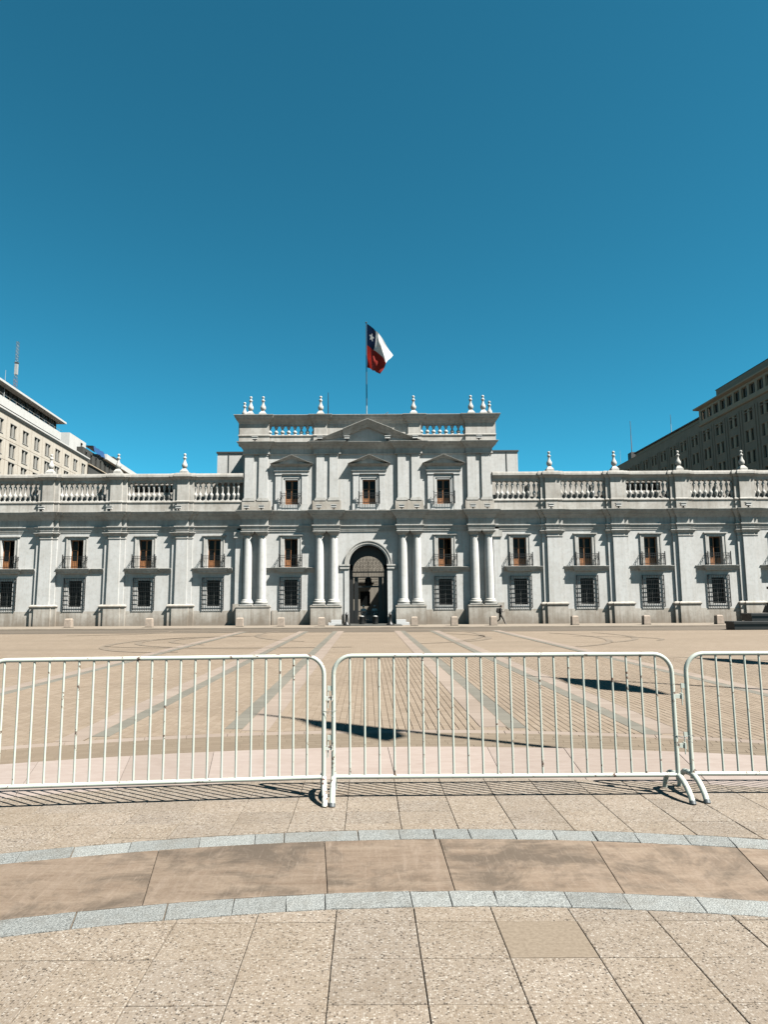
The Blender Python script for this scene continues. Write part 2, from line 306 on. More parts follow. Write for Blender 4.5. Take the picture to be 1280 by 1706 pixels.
# ------------------------------------------------------------------ mesh helpers
class MB:
    def __init__(s): s.v = []; s.f = []; s.sm = []
    def add(s, vs, fs, smooth=False):
        b = len(s.v); s.v += [tuple(x) for x in vs]
        for q in fs: s.f.append([i + b for i in q]); s.sm.append(smooth)
        return s
    def box(s, x0, x1, y0, y1, z0, z1):
        vs = [(x0, y0, z0), (x1, y0, z0), (x1, y1, z0), (x0, y1, z0), (x0, y0, z1), (x1, y0, z1), (x1, y1, z1), (x0, y1, z1)]
        return s.add(vs, [(0, 3, 2, 1), (4, 5, 6, 7), (0, 1, 5, 4), (1, 2, 6, 5), (2, 3, 7, 6), (3, 0, 4, 7)])
    def frustum(s, a, b, z0, z1, cx=0, cy=0, a2=None, b2=None):
        a2 = a if a2 is None else a2; b2 = b if b2 is None else b2
        vs = [(cx - a, cy - a2, z0), (cx + a, cy - a2, z0), (cx + a, cy + a2, z0), (cx - a, cy + a2, z0),
              (cx - b, cy - b2, z1), (cx + b, cy - b2, z1), (cx + b, cy + b2, z1), (cx - b, cy + b2, z1)]
        return s.add(vs, [(0, 3, 2, 1), (4, 5, 6, 7), (0, 1, 5, 4), (1, 2, 6, 5), (2, 3, 7, 6), (3, 0, 4, 7)])
    def lathe(s, prof, n=12, cx=0, cy=0, z=0, smooth=True):
        vs = []; fs = []
        for r, h in prof:
            for i in range(n):
                t = 2 * pi * i / n; vs.append((cx + r * cos(t), cy + r * sin(t), z + h))
        for j in range(len(prof) - 1):
            for i in range(n):
                k = (i + 1) % n; fs.append((j * n + i, j * n + k, (j + 1) * n + k, (j + 1) * n + i))
        s.add(vs, fs, smooth); L = (len(prof) - 1) * n
        return s.add(vs[:n] + vs[L:], [tuple(range(n - 1, -1, -1)), tuple(n + i for i in range(n))])
    def tube(s, pts, r, n=8, smooth=True, cap=True):
        pts = [Vector(p) for p in pts]; rs = r if isinstance(r, (list, tuple)) else [r] * len(pts)
        vs = []; fs = []
        d0 = (pts[1] - pts[0]).normalized()
        up = Vector((0, 1, 0)) if abs(d0.y) < 0.9 else Vector((1, 0, 0))
        a = d0.cross(up).normalized()
        for i, p in enumerate(pts):
            d = (pts[min(i + 1, len(pts) - 1)] - pts[max(i - 1, 0)]).normalized()
            a = (a - d * a.dot(d)).normalized(); b = d.cross(a)
            for k in range(n):
                t = 2 * pi * k / n; vs.append(p + (a * cos(t) + b * sin(t)) * rs[i])
        for j in range(len(pts) - 1):
            for i in range(n):
                k = (i + 1) % n; fs.append((j * n + i, j * n + k, (j + 1) * n + k, (j + 1) * n + i))
        s.add(vs, fs, smooth); L = (len(pts) - 1) * n
        if cap: s.add(vs[:n] + vs[L:], [tuple(range(n - 1, -1, -1)), tuple(n + i for i in range(n))])
        return s
    def prism(s, poly, y0, y1):            # polygon in x,z extruded along y
        n = len(poly)
        vs = [(x, y0, z) for x, z in poly] + [(x, y1, z) for x, z in poly]
        fs = [tuple(range(n)), tuple(range(2 * n - 1, n - 1, -1))] + [(i, n + i, n + (i + 1) % n, (i + 1) % n) for i in range(n)]
        return s.add(vs, fs)
    def sweep(s, path, prof, closed=True):  # moulding: profile (outward, z) along a plan path, outward is right of travel
        n = len(path); k = len(prof); nr = []
        for i in range(n - 1):
            dx, dy = path[i + 1][0] - path[i][0], path[i + 1][1] - path[i][1]; L = hypot(dx, dy); nr.append((dy / L, -dx / L))
        vs = []; fs = []
        for i, (x, y) in enumerate(path):
            a = nr[max(i - 1, 0)]; b = nr[min(i, n - 2)]; d = 1 + a[0] * b[0] + a[1] * b[1]
            mx, my = (a[0] + b[0]) / d, (a[1] + b[1]) / d
            for o, z in prof: vs.append((x + mx * o, y + my * o, z))
        for i in range(n - 1):
            for j in range(k if closed else k - 1):
                j2 = (j + 1) % k; fs.append((i * k + j, (i + 1) * k + j, (i + 1) * k + j2, i * k + j2))
        if closed: fs.append(tuple(range(k))); fs.append(tuple((n - 1) * k + j for j in range(k - 1, -1, -1)))
        return s.add(vs, fs)
    def wall(s, x0, x1, z0, z1, holes, y=0.0, depth=0.4):
        xs = sorted({x0, x1, *[h[0] for h in holes], *[h[1] for h in holes]}); zs = sorted({z0, z1, *[h[2] for h in holes], *[h[3] for h in holes]})
        for i in range(len(xs) - 1):
            for j in range(len(zs) - 1):
                cx, cz = (xs[i] + xs[i + 1]) / 2, (zs[j] + zs[j + 1]) / 2
                if any(h[0] < cx < h[1] and h[2] < cz < h[3] for h in holes): continue
                s.add([(xs[i], y, zs[j]), (xs[i + 1], y, zs[j]), (xs[i + 1], y, zs[j + 1]), (xs[i], y, zs[j + 1])], [(0, 1, 2, 3)])
        for a, b, c, d in holes:
            vs = [(a, y, c), (b, y, c), (b, y, d), (a, y, d), (a, y + depth, c), (b, y + depth, c), (b, y + depth, d), (a, y + depth, d)]
            s.add(vs, [(0, 4, 5, 1), (1, 5, 6, 2), (2, 6, 7, 3), (3, 7, 4, 0)])
        return s
    def mesh(s, name, mat):
        me = bpy.data.meshes.new(name); me.from_pydata(s.v, [], s.f)
        me.polygons.foreach_set('use_smooth', s.sm); me.materials.append(mat); me.update(); return me
    def build(s, name, mat, parent=None, loc=(0, 0, 0), kind=None):
        return put(name, s.mesh(name, mat), parent, loc, kind)

def put(name, me, parent=None, loc=(0, 0, 0), kind=None, rot=None):
    o = bpy.data.objects.new(name, me); COL.objects.link(o); o.location = loc
    if rot: o.rotation_euler = rot
    if parent: o.parent = parent
    if kind: o['kind'] = kind
    return o
def tag(o, label, cat, group=None):
    o['label'] = label; o['category'] = cat
    if group: o['group'] = group
    return o
def empty(name, loc=(0, 0, 0), rz=0):
    o = bpy.data.objects.new(name, None); COL.objects.link(o); o.location = loc; o.rotation_euler = (0, 0, rz)
    o.empty_display_size = 0.3; return o
def copy_tree(o, parent=None, loc=None):
    c = o.copy(); COL.objects.link(c)
    if parent: c.parent = parent
    if loc is not None: c.location = loc
    for ch in list(o.children): copy_tree(ch, c)
    return c
def ordinal(i):
    return ['first', 'second', 'third', 'fourth', 'fifth', 'sixth', 'seventh', 'eighth', 'ninth', 'tenth', 'eleventh', 'twelfth'][i]

ZP = -0.8                       # level of the plaza below the promenade
PC = (0.45, -4.4)               # centre of the circular promenade
R_NC0, R_NC1, R_FC0, R_FC1, R_PK0, R_PK1 = 7.908, 8.087, 8.845, 9.03, 10.314, 11.53
def yarc(x, r): return PC[1] + sqrt(max(r * r - (x - PC[0]) ** 2, 0))

# ------------------------------------------------------------------ ground
g = MB(); S = 2500
g.add([(-S, -S, ZP - 0.012), (S, -S, ZP - 0.012), (S, S, ZP - 0.012), (-S, S, ZP - 0.012)], [(0, 1, 2, 3)])
plaza = g.build('plaza', M['plaza'], kind='structure')
# promenade: a raised round terrace, its bed and the steps down to the plaza
b = MB(); n = 160; vs = [(PC[0], PC[1], -0.0085)]
for i in range(n): vs.append((PC[0] + R_PK1 * cos(2 * pi * i / n), PC[1] + R_PK1 * sin(2 * pi * i / n), -0.0085))
b.add(vs, [(0, 1 + i, 1 + (i + 1) % n) for i in range(n)])
for k in range(4):
    r0 = R_PK1 + 0.36 * k; r1 = r0 + 0.36; zt = -0.0085 - 0.16 * k; zb = -0.17 - 0.16 * k - (0.1 if k == 3 else 0)
    vs = []
    for i in range(n):
        c_, s_ = cos(2 * pi * i / n), sin(2 * pi * i / n)
        vs += [(PC[0] + r0 * c_, PC[1] + r0 * s_, zt), (PC[0] + r0 * c_, PC[1] + r0 * s_, zb), (PC[0] + r1 * c_, PC[1] + r1 * s_, zb)]
    b.add(vs, [q for i in range(n) for q in ((3 * i, 3 * ((i + 1) % n), 3 * ((i + 1) % n) + 1, 3 * i + 1), (3 * i + 1, 3 * ((i + 1) % n) + 1, 3 * ((i + 1) % n) + 2, 3 * i + 2))])
promenade = b.build('promenade', M['joint'], kind='structure')

def slab_poly(pts, h=0.0085, ch=0.003, dz=0.0):
    """thin paving piece with a worn edge; pts counter-clockwise"""
    mb = MB(); n = len(pts); cx = sum(p[0] for p in pts) / n; cy = sum(p[1] for p in pts) / n
    def ins(p, d):
        dx, dy = cx - p[0], cy - p[1]; L = hypot(dx, dy) or 1; return p[0] + dx / L * d, p[1] + dy / L * d
    vs = [(*p, -h) for p in pts] + [(*ins(p, ch * 0.3), dz - ch * 0.6) for p in pts] + [(*ins(p, ch * 1.4), dz) for p in pts]
    fs = []
    for r in (0, 1):
        for i in range(n): k = (i + 1) % n; fs.append((r * n + i, r * n + k, (r + 1) * n + k, (r + 1) * n + i))
    fs.append(tuple(2 * n + i for i in range(n)))
    mb.add(vs, fs); return mb

def clip_tile(x0, x1, y0, y1, lo, hi):
    xs = [x0 + (x1 - x0) * i / 4 for i in range(5)]
    top = [(x, min(y1, hi(x))) for x in xs]; bot = [(x, max(y0, lo(x))) for x in xs]
    if max(t[1] - q[1] for t, q in zip(top, bot)) < 0.02: return None
    flat_t = all(t[1] >= y1 - 1e-6 for t in top); flat_b = all(q[1] <= y0 + 1e-6 for q in bot)
    if flat_t: top = [top[0], top[-1]]
    if flat_b: bot = [bot[0], bot[-1]]
    P = bot + [t for t in reversed(top)]
    # drop collapsed pairs
    Q = [(x, max(y, lo(x) if not flat_b else y0)) for x, y in P]
    return Q
def tiles(rows, lo, hi, xlim):
    for y0, y1 in rows:
        k0 = int((-xlim - 0.215) / 0.371); k1 = int((xlim - 0.215) / 0.371)
        for k in range(k0, k1):
            x0 = 0.215 + 0.371 * k; x1 = x0 + 0.371; jt = 0.0014
            jl = jt + random.uniform(-0.0004, 0.0018); jb = 0.0019 + random.uniform(-0.0006, 0.001)
            P = clip_tile(x0 + jl, x1 - jt, y0 + jb, y1 - jb, lo, hi)
            if not P: continue
            cx = sum(p[0] for p in P) / len(P); cy = sum(p[1] for p in P) / len(P)
            mb = slab_poly([(p[0] - cx, p[1] - cy) for p in P], dz=random.uniform(-0.0012, 0.0012))
            special = (0.58 < x0 < 0.62 and 3.02 < y0 < 3.1)
            t = mb.build('paving_tile', M['smooth_tile' if special else 'pebble'], promenade, (cx, cy, 0))
            if special: t['label'] = 'smooth darker replacement tile'
rows_near = [(2.06 + 0.3225 * k, 2.06 + 0.3225 * (k + 1)) for k in range(0, 6)]
rows_near = [(y0, y1) for y0, y1 in rows_near]
tiles(rows_near, lambda x: -9, lambda x: yarc(x, R_NC0) - 0.006, 3.6)
rows_far = [(3.72 + 0.258 * k, 3.72 + 0.258 * (k + 1)) for k in range(0, 9)]
tiles(rows_far, lambda x: yarc(x, R_FC1) + 0.006, lambda x: yarc(x, R_PK0) - 0.006, 4.9)

def ring_pieces(name, mat, r0, r1, angs, parent, z=0.0, gap=0.003, rough=0.0):
    """angs: list of boundary angles (measured from +y, clockwise)"""
    for a0, a1 in zip(angs[:-1], angs[1:]):
        g0 = a0 + gap / r0 / 2; g1 = a1 - gap / r0 / 2; nseg = max(2, int((g1 - g0) * r1 / (0.16 if not rough else 0.055))); nseg = min(nseg, 9)
        am = (g0 + g1) / 2; rm = (r0 + r1) / 2; cx, cy = PC[0] + rm * sin(am), PC[1] + rm * cos(am)
        P = [(PC[0] + r0 * sin(g1 + (g0 - g1) * i / nseg) - cx, PC[1] + r0 * cos(g1 + (g0 - g1) * i / nseg) - cy) for i in range(nseg + 1)]
        P += [(PC[0] + r1 * sin(g0 + (g1 - g0) * i / nseg) - cx, PC[1] + r1 * cos(g0 + (g1 - g0) * i / nseg) - cy) for i in range(nseg + 1)]
        if rough: P = [(q[0] + random.uniform(-rough, rough), q[1] + random.uniform(-rough, rough)) for q in P]
        slab_poly(list(reversed(P)), dz=random.uniform(-0.001, 0.002)).build(name, mat, parent, (cx, cy, z))
def angs_from_x(xs, r): return [math.asin((x - PC[0]) / r) for x in xs]
# joints read off the photograph (metres), continued beyond the frame
def cont(xs, step, lo, hi):
    xs = list(xs)
    while xs[0] > lo: xs.insert(0, xs[0] - step * random.uniform(0.8, 1.2))
    while xs[-1] < hi: xs.append(xs[-1] + step * random.uniform(0.8, 1.2))
    return xs
ring_pieces('kerb_stone', M['granite'], R_NC0 + 0.003, R_NC1 - 0.003, angs_from_x(cont([-1.36, -0.96, -0.65, -0.40, -0.21, 0.215, 0.41, 0.63, 0.98, 1.26, 1.60, 1.98], 0.36, -3.5, 4.4), R_NC0), promenade, rough=0.0035)
ring_pieces('kerb_stone', M['granite'], R_FC0 + 0.003, R_FC1 - 0.003, angs_from_x(cont([-2.02, -1.74, -1.43, -1.03, -0.70, -0.52, -0.06, 0.20, 0.42, 0.64, 0.92, 1.17, 1.41, 1.66, 1.95, 2.2], 0.3, -4.2, 5), R_FC0), promenade, rough=0.0035)
ring_pieces('sandstone_slab', M['sandstone'], R_NC1 + 0.003, R_FC0 - 0.003, angs_from_x(cont([-1.98, -1.18, -0.24, 0.44, 1.33, 2.12], 0.85, -3.8, 4.7), 8.45), promenade)
ax = []; x = -5.6
while x < 6.4: ax.append(x); x += random.uniform(0.72, 1.05)
ring_pieces('pink_stone_slab', M['pink'], R_PK0 + 0.003, R_PK1, angs_from_x(ax, 11.0), promenade)

# plaza strips (pink and grey), border row and pavers
XC = 0.13
def strip(name, xa, xb, mat, mat_i, y0=12.2):
    y = max(y0, 0); step = 0.42; n_obj = 0; run = MB(); me = {}
    while y < 52:
        L = step * random.uniform(0.85, 1.15)
        jt = 0.004
        if PC[1] + sqrt(16.85 ** 2 - ((xa + xb) / 2 - PC[0]) ** 2) < y:
            if y < 26:
                m2 = MB(); hw = (xb - xa) / 2 - jt; hl = L / 2 - jt
                m2.add([(-hw, -hl, -0.014), (hw, -hl, -0.014), (hw, hl, -0.014), (-hw, hl, -0.014), (-hw + .004, -hl + .004, 0), (hw - .004, -hl + .004, 0), (hw - .004, hl - .004, 0), (-hw + .004, hl - .004, 0)],
                       [(4, 5, 6, 7), (0, 1, 5, 4), (1, 2, 6, 5), (2, 3, 7, 6), (3, 0, 4, 7)])
                m2.build(name, mat, plaza, ((xa + xb) / 2, y + L / 2, ZP + random.uniform(0, 0.002)))
            else:
                zz = ZP + random.uniform(0, 0.002)
                run.add([(xa + jt, y + jt, zz), (xb - jt, y + jt, zz), (xb - jt, y + L - jt, zz), (xa + jt, y + L - jt, zz)], [(0, 1, 2, 3)])
        y += L
    run.build(name + '_run', mat_i, plaza, kind='stuff')
STR = []
for s_ in (-1, 1):
    for a0, a1, kind in ((1.9, 2.38, 'p'), (2.38, 2.72, 'g'), (4.55, 4.86, 'g'), (4.86, 5.32, 'p'), (9.2, 9.5, 'g'), (9.5, 9.95, 'p')):
        x0, x1 = sorted((XC + s_ * a0, XC + s_ * a1)); STR.append((x0, x1))
        if kind == 'p': strip('pink_strip_slab', x0, x1, M['strip_pink'], M['strip_pink_i'], 9)
        else: strip('grey_strip_slab', x0, x1, M['strip_grey'], M['strip_grey_i'], 9)
aa = []; a = -0.62
while a < 0.60: aa.append(a); a += random.uniform(0.03, 0.045)
ring_pieces('border_slab', M['strip_pink'], 16.56, 16.83, aa, plaza, ZP, 0.008)

PW, PL = 0.135, 0.27
def paver_verts(cx, cy, hw, hl, z, jt=0.0028):
    a, c = hw - jt, hl - jt
    return [(cx - a, cy - c, ZP - 0.014), (cx + a, cy - c, ZP - 0.014), (cx + a, cy + c, ZP - 0.014), (cx - a, cy + c, ZP - 0.014),
            (cx - a + .004, cy - c + .004, z), (cx + a - .004, cy - c + .004, z), (cx + a - .004, cy + c - .004, z), (cx - a + .004, cy + c - .004, z)]
PF = [(4, 5, 6, 7), (0, 1, 5, 4), (1, 2, 6, 5), (2, 3, 7, 6), (3, 0, 4, 7)]
field = MB(); cand = []
gaps = sorted(STR); edges = [-16.0] + [e for s_ in gaps for e in s_] + [16.0]
for i in range(0, len(edges), 2):
    xa, xb = edges[i], edges[i + 1]; nc = max(1, round((xb - xa) / PW)); pw = (xb - xa) / nc
    for c in range(nc):
        cx = xa + pw * (c + 0.5); ymin = PC[1] + sqrt(16.86 ** 2 - (cx - PC[0]) ** 2) if abs(cx - PC[0]) < 16.8 else 8
        ymax = 30 if abs(cx) < 12 else 24
        y = math.floor(ymin / PL) * PL + (PL / 2 if c % 2 else 0) - PL
        while y < ymax:
            y0 = max(y, ymin); y1 = y + PL
            if y1 - y0 > 0.05: cand.append((cx, (y0 + y1) / 2, pw / 2, (y1 - y0) / 2))
            y += PL
def vis(c): return abs((c[0] + 0.02) / c[1]) < 0.56
order = sorted(range(len(cand)), key=lambda i: (not vis(cand[i]) or cand[i][3] < PL / 2 - 1e-6, cand[i][1]))
near = set(order[:300])
unit = {}
for i, (cx, cy, hw, hl) in enumerate(cand):
    zz = ZP + random.uniform(-0.0025, 0.0015)
    if i in near:
        key = round(hw, 5)
        if key not in unit:
            m2 = MB(); m2.add([(v[0], v[1], v[2] - ZP) for v in paver_verts(0, 0, hw, PL / 2, ZP)], PF); unit[key] = m2.mesh('paver', M['paver_obj'])
        put('paver', unit[key], plaza, (cx, cy, zz))
    else: field.add(paver_verts(cx, cy, hw, hl, zz), PF)
field.build('paver_field', M['paver'], plaza, kind='stuff')
rsh = MB(); rsh.add([(PC[0] + rr * sin(-.7 + .05 * k), PC[1] + rr * cos(-.7 + .05 * k), ZP - .004) for k in range(29) for rr in (13.6, 16.5)], [(2 * k, 2 * k + 1, 2 * k + 3, 2 * k + 2) for k in range(28)])
rsh.build('ring_bed', M['paver_dark'], plaza)
ringp = MB()
r = 14.0
while r < 16.5:
    r1 = r + 0.16; na = int(1.3 * r / 0.30); off = random.random() * 0.02
    for k in range(na):
        a0 = -0.66 + off + k * 0.30 / r; a1 = a0 + 0.30 / r - 0.003 / r; q = 0.0025
        zz = ZP + random.uniform(-0.0025, 0.001)
        ringp.add([(PC[0] + rr * sin(t), PC[1] + rr * cos(t), zq) for zq, d in ((ZP - 0.013, 0), (zz, 0.004)) for rr, t in ((r + q + d, a0 + d / r), (r + q + d, a1 - d / r), (r1 - q - d, a1 - d / r), (r1 - q - d, a0 + d / r))],
                  [(7, 6, 5, 4), (0, 1, 5, 4), (1, 2, 6, 5), (2, 3, 7, 6), (3, 0, 4, 7)])
    r = r1
ringp.build('ring_pavers', M['paver_dark'], plaza, kind='stuff')

# road strip before the palace, kerb and sidewalk
rb = MB(); z = ZP - 0.004
rb.add([(-90, 50.5, z), (90, 50.5, z), (90, 57.2, z), (-90, 57.2, z)], [(0, 1, 2, 3)])
rb.build('road', M['road'], kind='structure')
sb = MB()
sb.add([(-60, 57.2, ZP - .02), (60, 57.2, ZP - .02), (60, 57.2, ZP + .09), (-60, 57.2, ZP + .09), (-60, 57.24, ZP + .11), (60, 57.24, ZP + .11), (60, 66, ZP + .02), (-60, 66, ZP + .02)],
       [(0, 1, 2, 3), (3, 2, 5, 4), (4, 5, 6, 7)])
sidewalk = sb.build('sidewalk', M['pavement'], kind='structure')
ap = MB(); ap.box(-2.9, 3.1, 60.5, 64.9, ZP + .02, ZP + .135); ap.build('doorstep_paving', simple('dark wet granite paving', (0.13, 0.13, 0.115), 0.6), kind='structure')
# tyre marks scrubbed on the paving
def arcstrip(cx, cy, rx, ry, a0, a1, wd, n=28):
    vs = []
    for i in range(n + 1):
        t = a0 + (a1 - a0) * i / n; k = wd / 2 * (0.5 + 0.5 * sin(pi * i / n))
        d = Vector((cos(t) / rx, sin(t) / ry)).normalized()
        for q in (-k, k): vs.append((cx + rx * cos(t) + d.x * q, cy + ry * sin(t) + d.y * q, ZP + 0.002))
    return vs, [(2 * i, 2 * i + 2, 2 * i + 3, 2 * i + 1) for i in range(n)]
tm = MB()
for p in ((-9.5, 38.0, 4.4, 6.5, 1.9, 4.9, .45), (-8.0, 40.0, 5.0, 5.5, 1.5, 4.4, .4), (-6.0, 41, 5.5, 5.0, 1.7, 4.2, .35), (-5.0, 36.5, 9, 2.4, 3.4, 5.2, .3),
          (-1.0, 48.0, 6.5, 9.5, 2.6, 4.3, .4), (3.0, 47, 4.6, 9.0, -1.2, .9, .4), (0.5, 43, 7.0, 6.5, -1.3, .8, .4), (8.0, 42, 6.0, 9.0, -1.2, .7, .35), (10.2, 44, 6.2, 8.0, -1.1, .5, .4),
          (-24, 52, 9, 5.0, -1.2, .3, .5), (-20, 49, 11, 6.0, .2, 1.6, .5), (12, 40, 5, 3, -.6, 1.4, .3)):
    tm.add(*arcstrip(*p))
tm.build('tyre_marks', M['tyre'], kind='structure')

# ------------------------------------------------------------------ palace
PAL = empty('palace', (XC, 65.0, ZP))
tag(PAL, 'long white two-storey palace with columns, balustrade and central pedimented gateway', 'palace')
PIL = {-1: [17.84, 24.3, 30.85, 37.3, 43.7], 1: [17.7, 24.0, 30.25, 36.45, 42.7]}
WIN = {-1: [14.8, 21.4, 28.0, 34.6, 41.0], 1: [14.56, 20.87, 27.15, 33.4, 39.6]}
PILX = sorted([-x for x in PIL[-1]] + PIL[1]); WINX = sorted([-x for x in WIN[-1]] + WIN[1])
PAVW = [-7.4, 7.36]
XE = 46.0
HW = 0.64                                         # half width of a window opening
def wing_holes(xs):
    return [h for x in xs for h in ((x - HW, x + HW, 5.5, 8.22), (x - HW, x + HW, 1.85, 4.3))]
for s_ in (-1, 1):
    a, b_ = (-XE, -12.2) if s_ < 0 else (12.2, XE)
    MB().wall(a, b_, 0, 10.9, wing_holes([x for x in WINX if a < x < b_]), 0.0, 1.3).build('wing_wall', M['plaster'], PAL)
AR, AZ = 1.83, 5.73                               # arch radius and springing height
# cut the gateway out of the pavilion wall: rebuild the middle bay with an arch
pw = MB()
pw.wall(-12.6, -2.5, 0, 10.9, wing_holes(PAVW[:1]), -0.1, 1.4); pw.wall(2.5, 12.6, 0, 10.9, wing_holes(PAVW[1:]), -0.1, 1.4)
pw.wall(-2.5, -AR, 0, 10.9, [], -0.1); pw.wall(AR, 2.5, 0, 10.9, [], -0.1); pw.wall(-AR, AR, AZ + AR, 10.9, [], -0.1)
N = 24
for i in range(N):
    t0, t1 = pi - pi * i / N, pi - pi * (i + 1) / N
    pw.add([(AR * cos(t0), -0.1, AZ + AR * sin(t0)), (AR * cos(t1), -0.1, AZ + AR * sin(t1)), (AR * cos(t1), -0.1, AZ + AR), (AR * cos(t0), -0.1, AZ + AR)], [(0, 1, 2, 3)])
pw.build('pavilion_wall', M['plaster'], PAL)
# lower wall zone, slightly proud
for s_ in (-1, 1):
    a, b_ = (-XE, -12.55) if s_ < 0 else (12.55, XE)
    MB().box(a, b_, -0.045, 0.1, 0, 1.42).build('wall_base', M['plinth'], PAL)
    a, b_ = (-9.2, -5.5) if s_ < 0 else (5.5, 9.2)
    MB().box(a, b_, -0.15, 0.1, 0, 1.42).build('wall_base', M['plinth'], PAL)
# vaulted passage
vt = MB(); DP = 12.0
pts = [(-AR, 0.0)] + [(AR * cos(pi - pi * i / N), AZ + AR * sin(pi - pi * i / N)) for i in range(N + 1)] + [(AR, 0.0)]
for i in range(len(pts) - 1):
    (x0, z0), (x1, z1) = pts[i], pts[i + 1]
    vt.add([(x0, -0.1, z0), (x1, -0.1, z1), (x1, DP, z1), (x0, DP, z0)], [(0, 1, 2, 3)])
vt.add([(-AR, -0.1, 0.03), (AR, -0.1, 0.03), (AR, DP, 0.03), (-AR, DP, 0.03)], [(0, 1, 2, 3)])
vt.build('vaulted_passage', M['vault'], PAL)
# archivolt, imposts and jamb strips
av = MB()
prof = [(0.0, -0.1), (0.0, -0.2), (0.13, -0.2), (0.13, -0.26), (0.36, -0.26), (0.36, -0.32), (0.44, -0.32), (0.44, -0.1)]
vs = []; fs = []
for i in range(N + 1):
    t = pi - pi * i / N
    for o, y in prof: vs.append(((AR + o) * cos(t), y, AZ + (AR + o) * sin(t)))
for i in range(N):
    for j in range(len(prof)): j2 = (j + 1) % len(prof); k = len(prof); fs.append((i * k + j, (i + 1) * k + j, (i + 1) * k + j2, i * k + j2))
av.add(vs, fs).build('archivolt', M['moulding'], PAL)
for s_ in (-1, 1):
    im = MB(); x0, x1 = sorted((s_ * (AR - 0.07), s_ * 2.75))
    im.box(x0, x1, -0.34, -0.1, AZ - 0.14, AZ); im.box(x0 + .04, x1 - .04, -0.28, -0.1, AZ - 0.42, AZ - 0.14); im.box(x0 + .07, x1 - .07, -0.2, -0.1, AZ - 0.56, AZ - 0.42)
    im.build('impost', M['moulding'], PAL)
    js = MB(); x0, x1 = sorted((s_ * AR, s_ * 2.28)); js.box(x0, x1, -0.19, -0.1, 1.3, AZ - 0.56); js.box(x0 - .0, x1 + .04 * s_, -0.28, -0.1, 0, 1.3)
    js.build('door_jamb', M['plaster'], PAL)
# iron gate inside the arch
gate = MB(); gy = 1.1
LR, LZ = 1.53, 5.06
outer = [(1.86 * cos(t), AZ + 1.86 * sin(t)) for t in [pi - pi * i / N for i in range(N + 1)]]
inner = [(LR * cos(t), LZ + LR * sin(t)) for t in [pi - pi * i / N for i in range(N + 1)]]
v_ = [(x, yy, z) for yy in (gy, gy + .2) for x, z in outer + inner]; m1 = N + 1; m2_ = 2 * m1
gate.add(v_, [q for i in range(N) for q in ((i, i + 1, m1 + i + 1, m1 + i), (m2_ + i, m2_ + m1 + i, m2_ + m1 + i + 1, m2_ + i + 1), (m1 + i, m1 + i + 1, m2_ + m1 + i + 1, m2_ + m1 + i))])
for s_ in (-1, 1):
    x0, x1 = sorted((s_ * 1.53, s_ * 1.86)); gate.box(x0, x1, gy, gy + .2, 4.4, AZ)
gate.box(-1.53, 1.53, gy, gy + 0.2, 4.98, 5.1); gate.box(-1.53, 1.53, gy, gy + 0.2, 4.5, 4.6)
for s_ in (-1, 1):
    for a, b_ in ((1.46, 1.86), (0.98, 1.36)):
        x0, x1 = sorted((s_ * a, s_ * b_)); gate.box(x0, x1, gy + .01, gy + 0.19, 0.03, 4.5)
    x0, x1 = sorted((s_ * 1.36, s_ * 1.46)); gate.box(x0, x1, gy + .03, gy + .15, 0.03, 1.35)
gate.box(-1.0, 1.0, gy + .02, gy + .16, 3.55, 3.72); gate.box(-1.0, 1.0, gy + .02, gy + .16, 1.22, 1.32); gate.box(-1.0, 1.0, gy + .02, gy + .16, 0.12, 0.3)
for k in range(13):
    x = -0.93 + k * 0.155; gate.box(x - 0.022, x + 0.022, gy + .05, gy + .1, 0.3, 1.22)
gate.build('gate', M['iron'], PAL)
gl = MB()                                          # scrollwork of lunette and overdoor
rs = random.Random(4)
def scroll(cx, cz, r, n=9):
    gl.tube([(cx + r * (1 - i / n * 0.75) * cos(i * 0.85), gy + 0.08, cz + r * (1 - i / n * 0.75) * sin(i * 0.85)) for i in range(n + 1)], 0.014, 4)
for k in range(9):
    for j in range(4):
        x = -1.42 + k * 0.355 + (0.17 if j % 2 else 0); z = 5.22 + j * 0.32
        if hypot(x, z - LZ) < 1.48: scroll(x, z, 0.15)
for k in range(12): scroll(-0.85 + k * 0.155, 4.05, 0.09); scroll(-0.85 + k * 0.155, 4.32, 0.08); scroll(-0.85 + k * 0.155, 3.85, 0.07)
for k in range(20): x = -1.5 + k * 0.158; gl.box(x - .012, x + .012, gy + .06, gy + .1, 4.6, 5.02)
for k in range(10): x = -1.45 + k * 0.32; gl.box(x - .01, x + .01, gy + .06, gy + .1, 5.1, LZ + sqrt(max(0, 1.53 ** 2 - x * x)))
gl.build('gate_scrollwork', M['iron'], PAL)
la = MB(); la.lathe([(0.03, 1.0), (0.05, 0.98), (0.32, 0.8), (0.36, 0.3), (0.26, 0.05), (0.05, 0.0)], 8); la.lathe([(0.02, 1.0), (0.02, 2.6)], 5)
la.build('passage_lantern', M['iron'], PAL, (0, 5.2, 3.75))
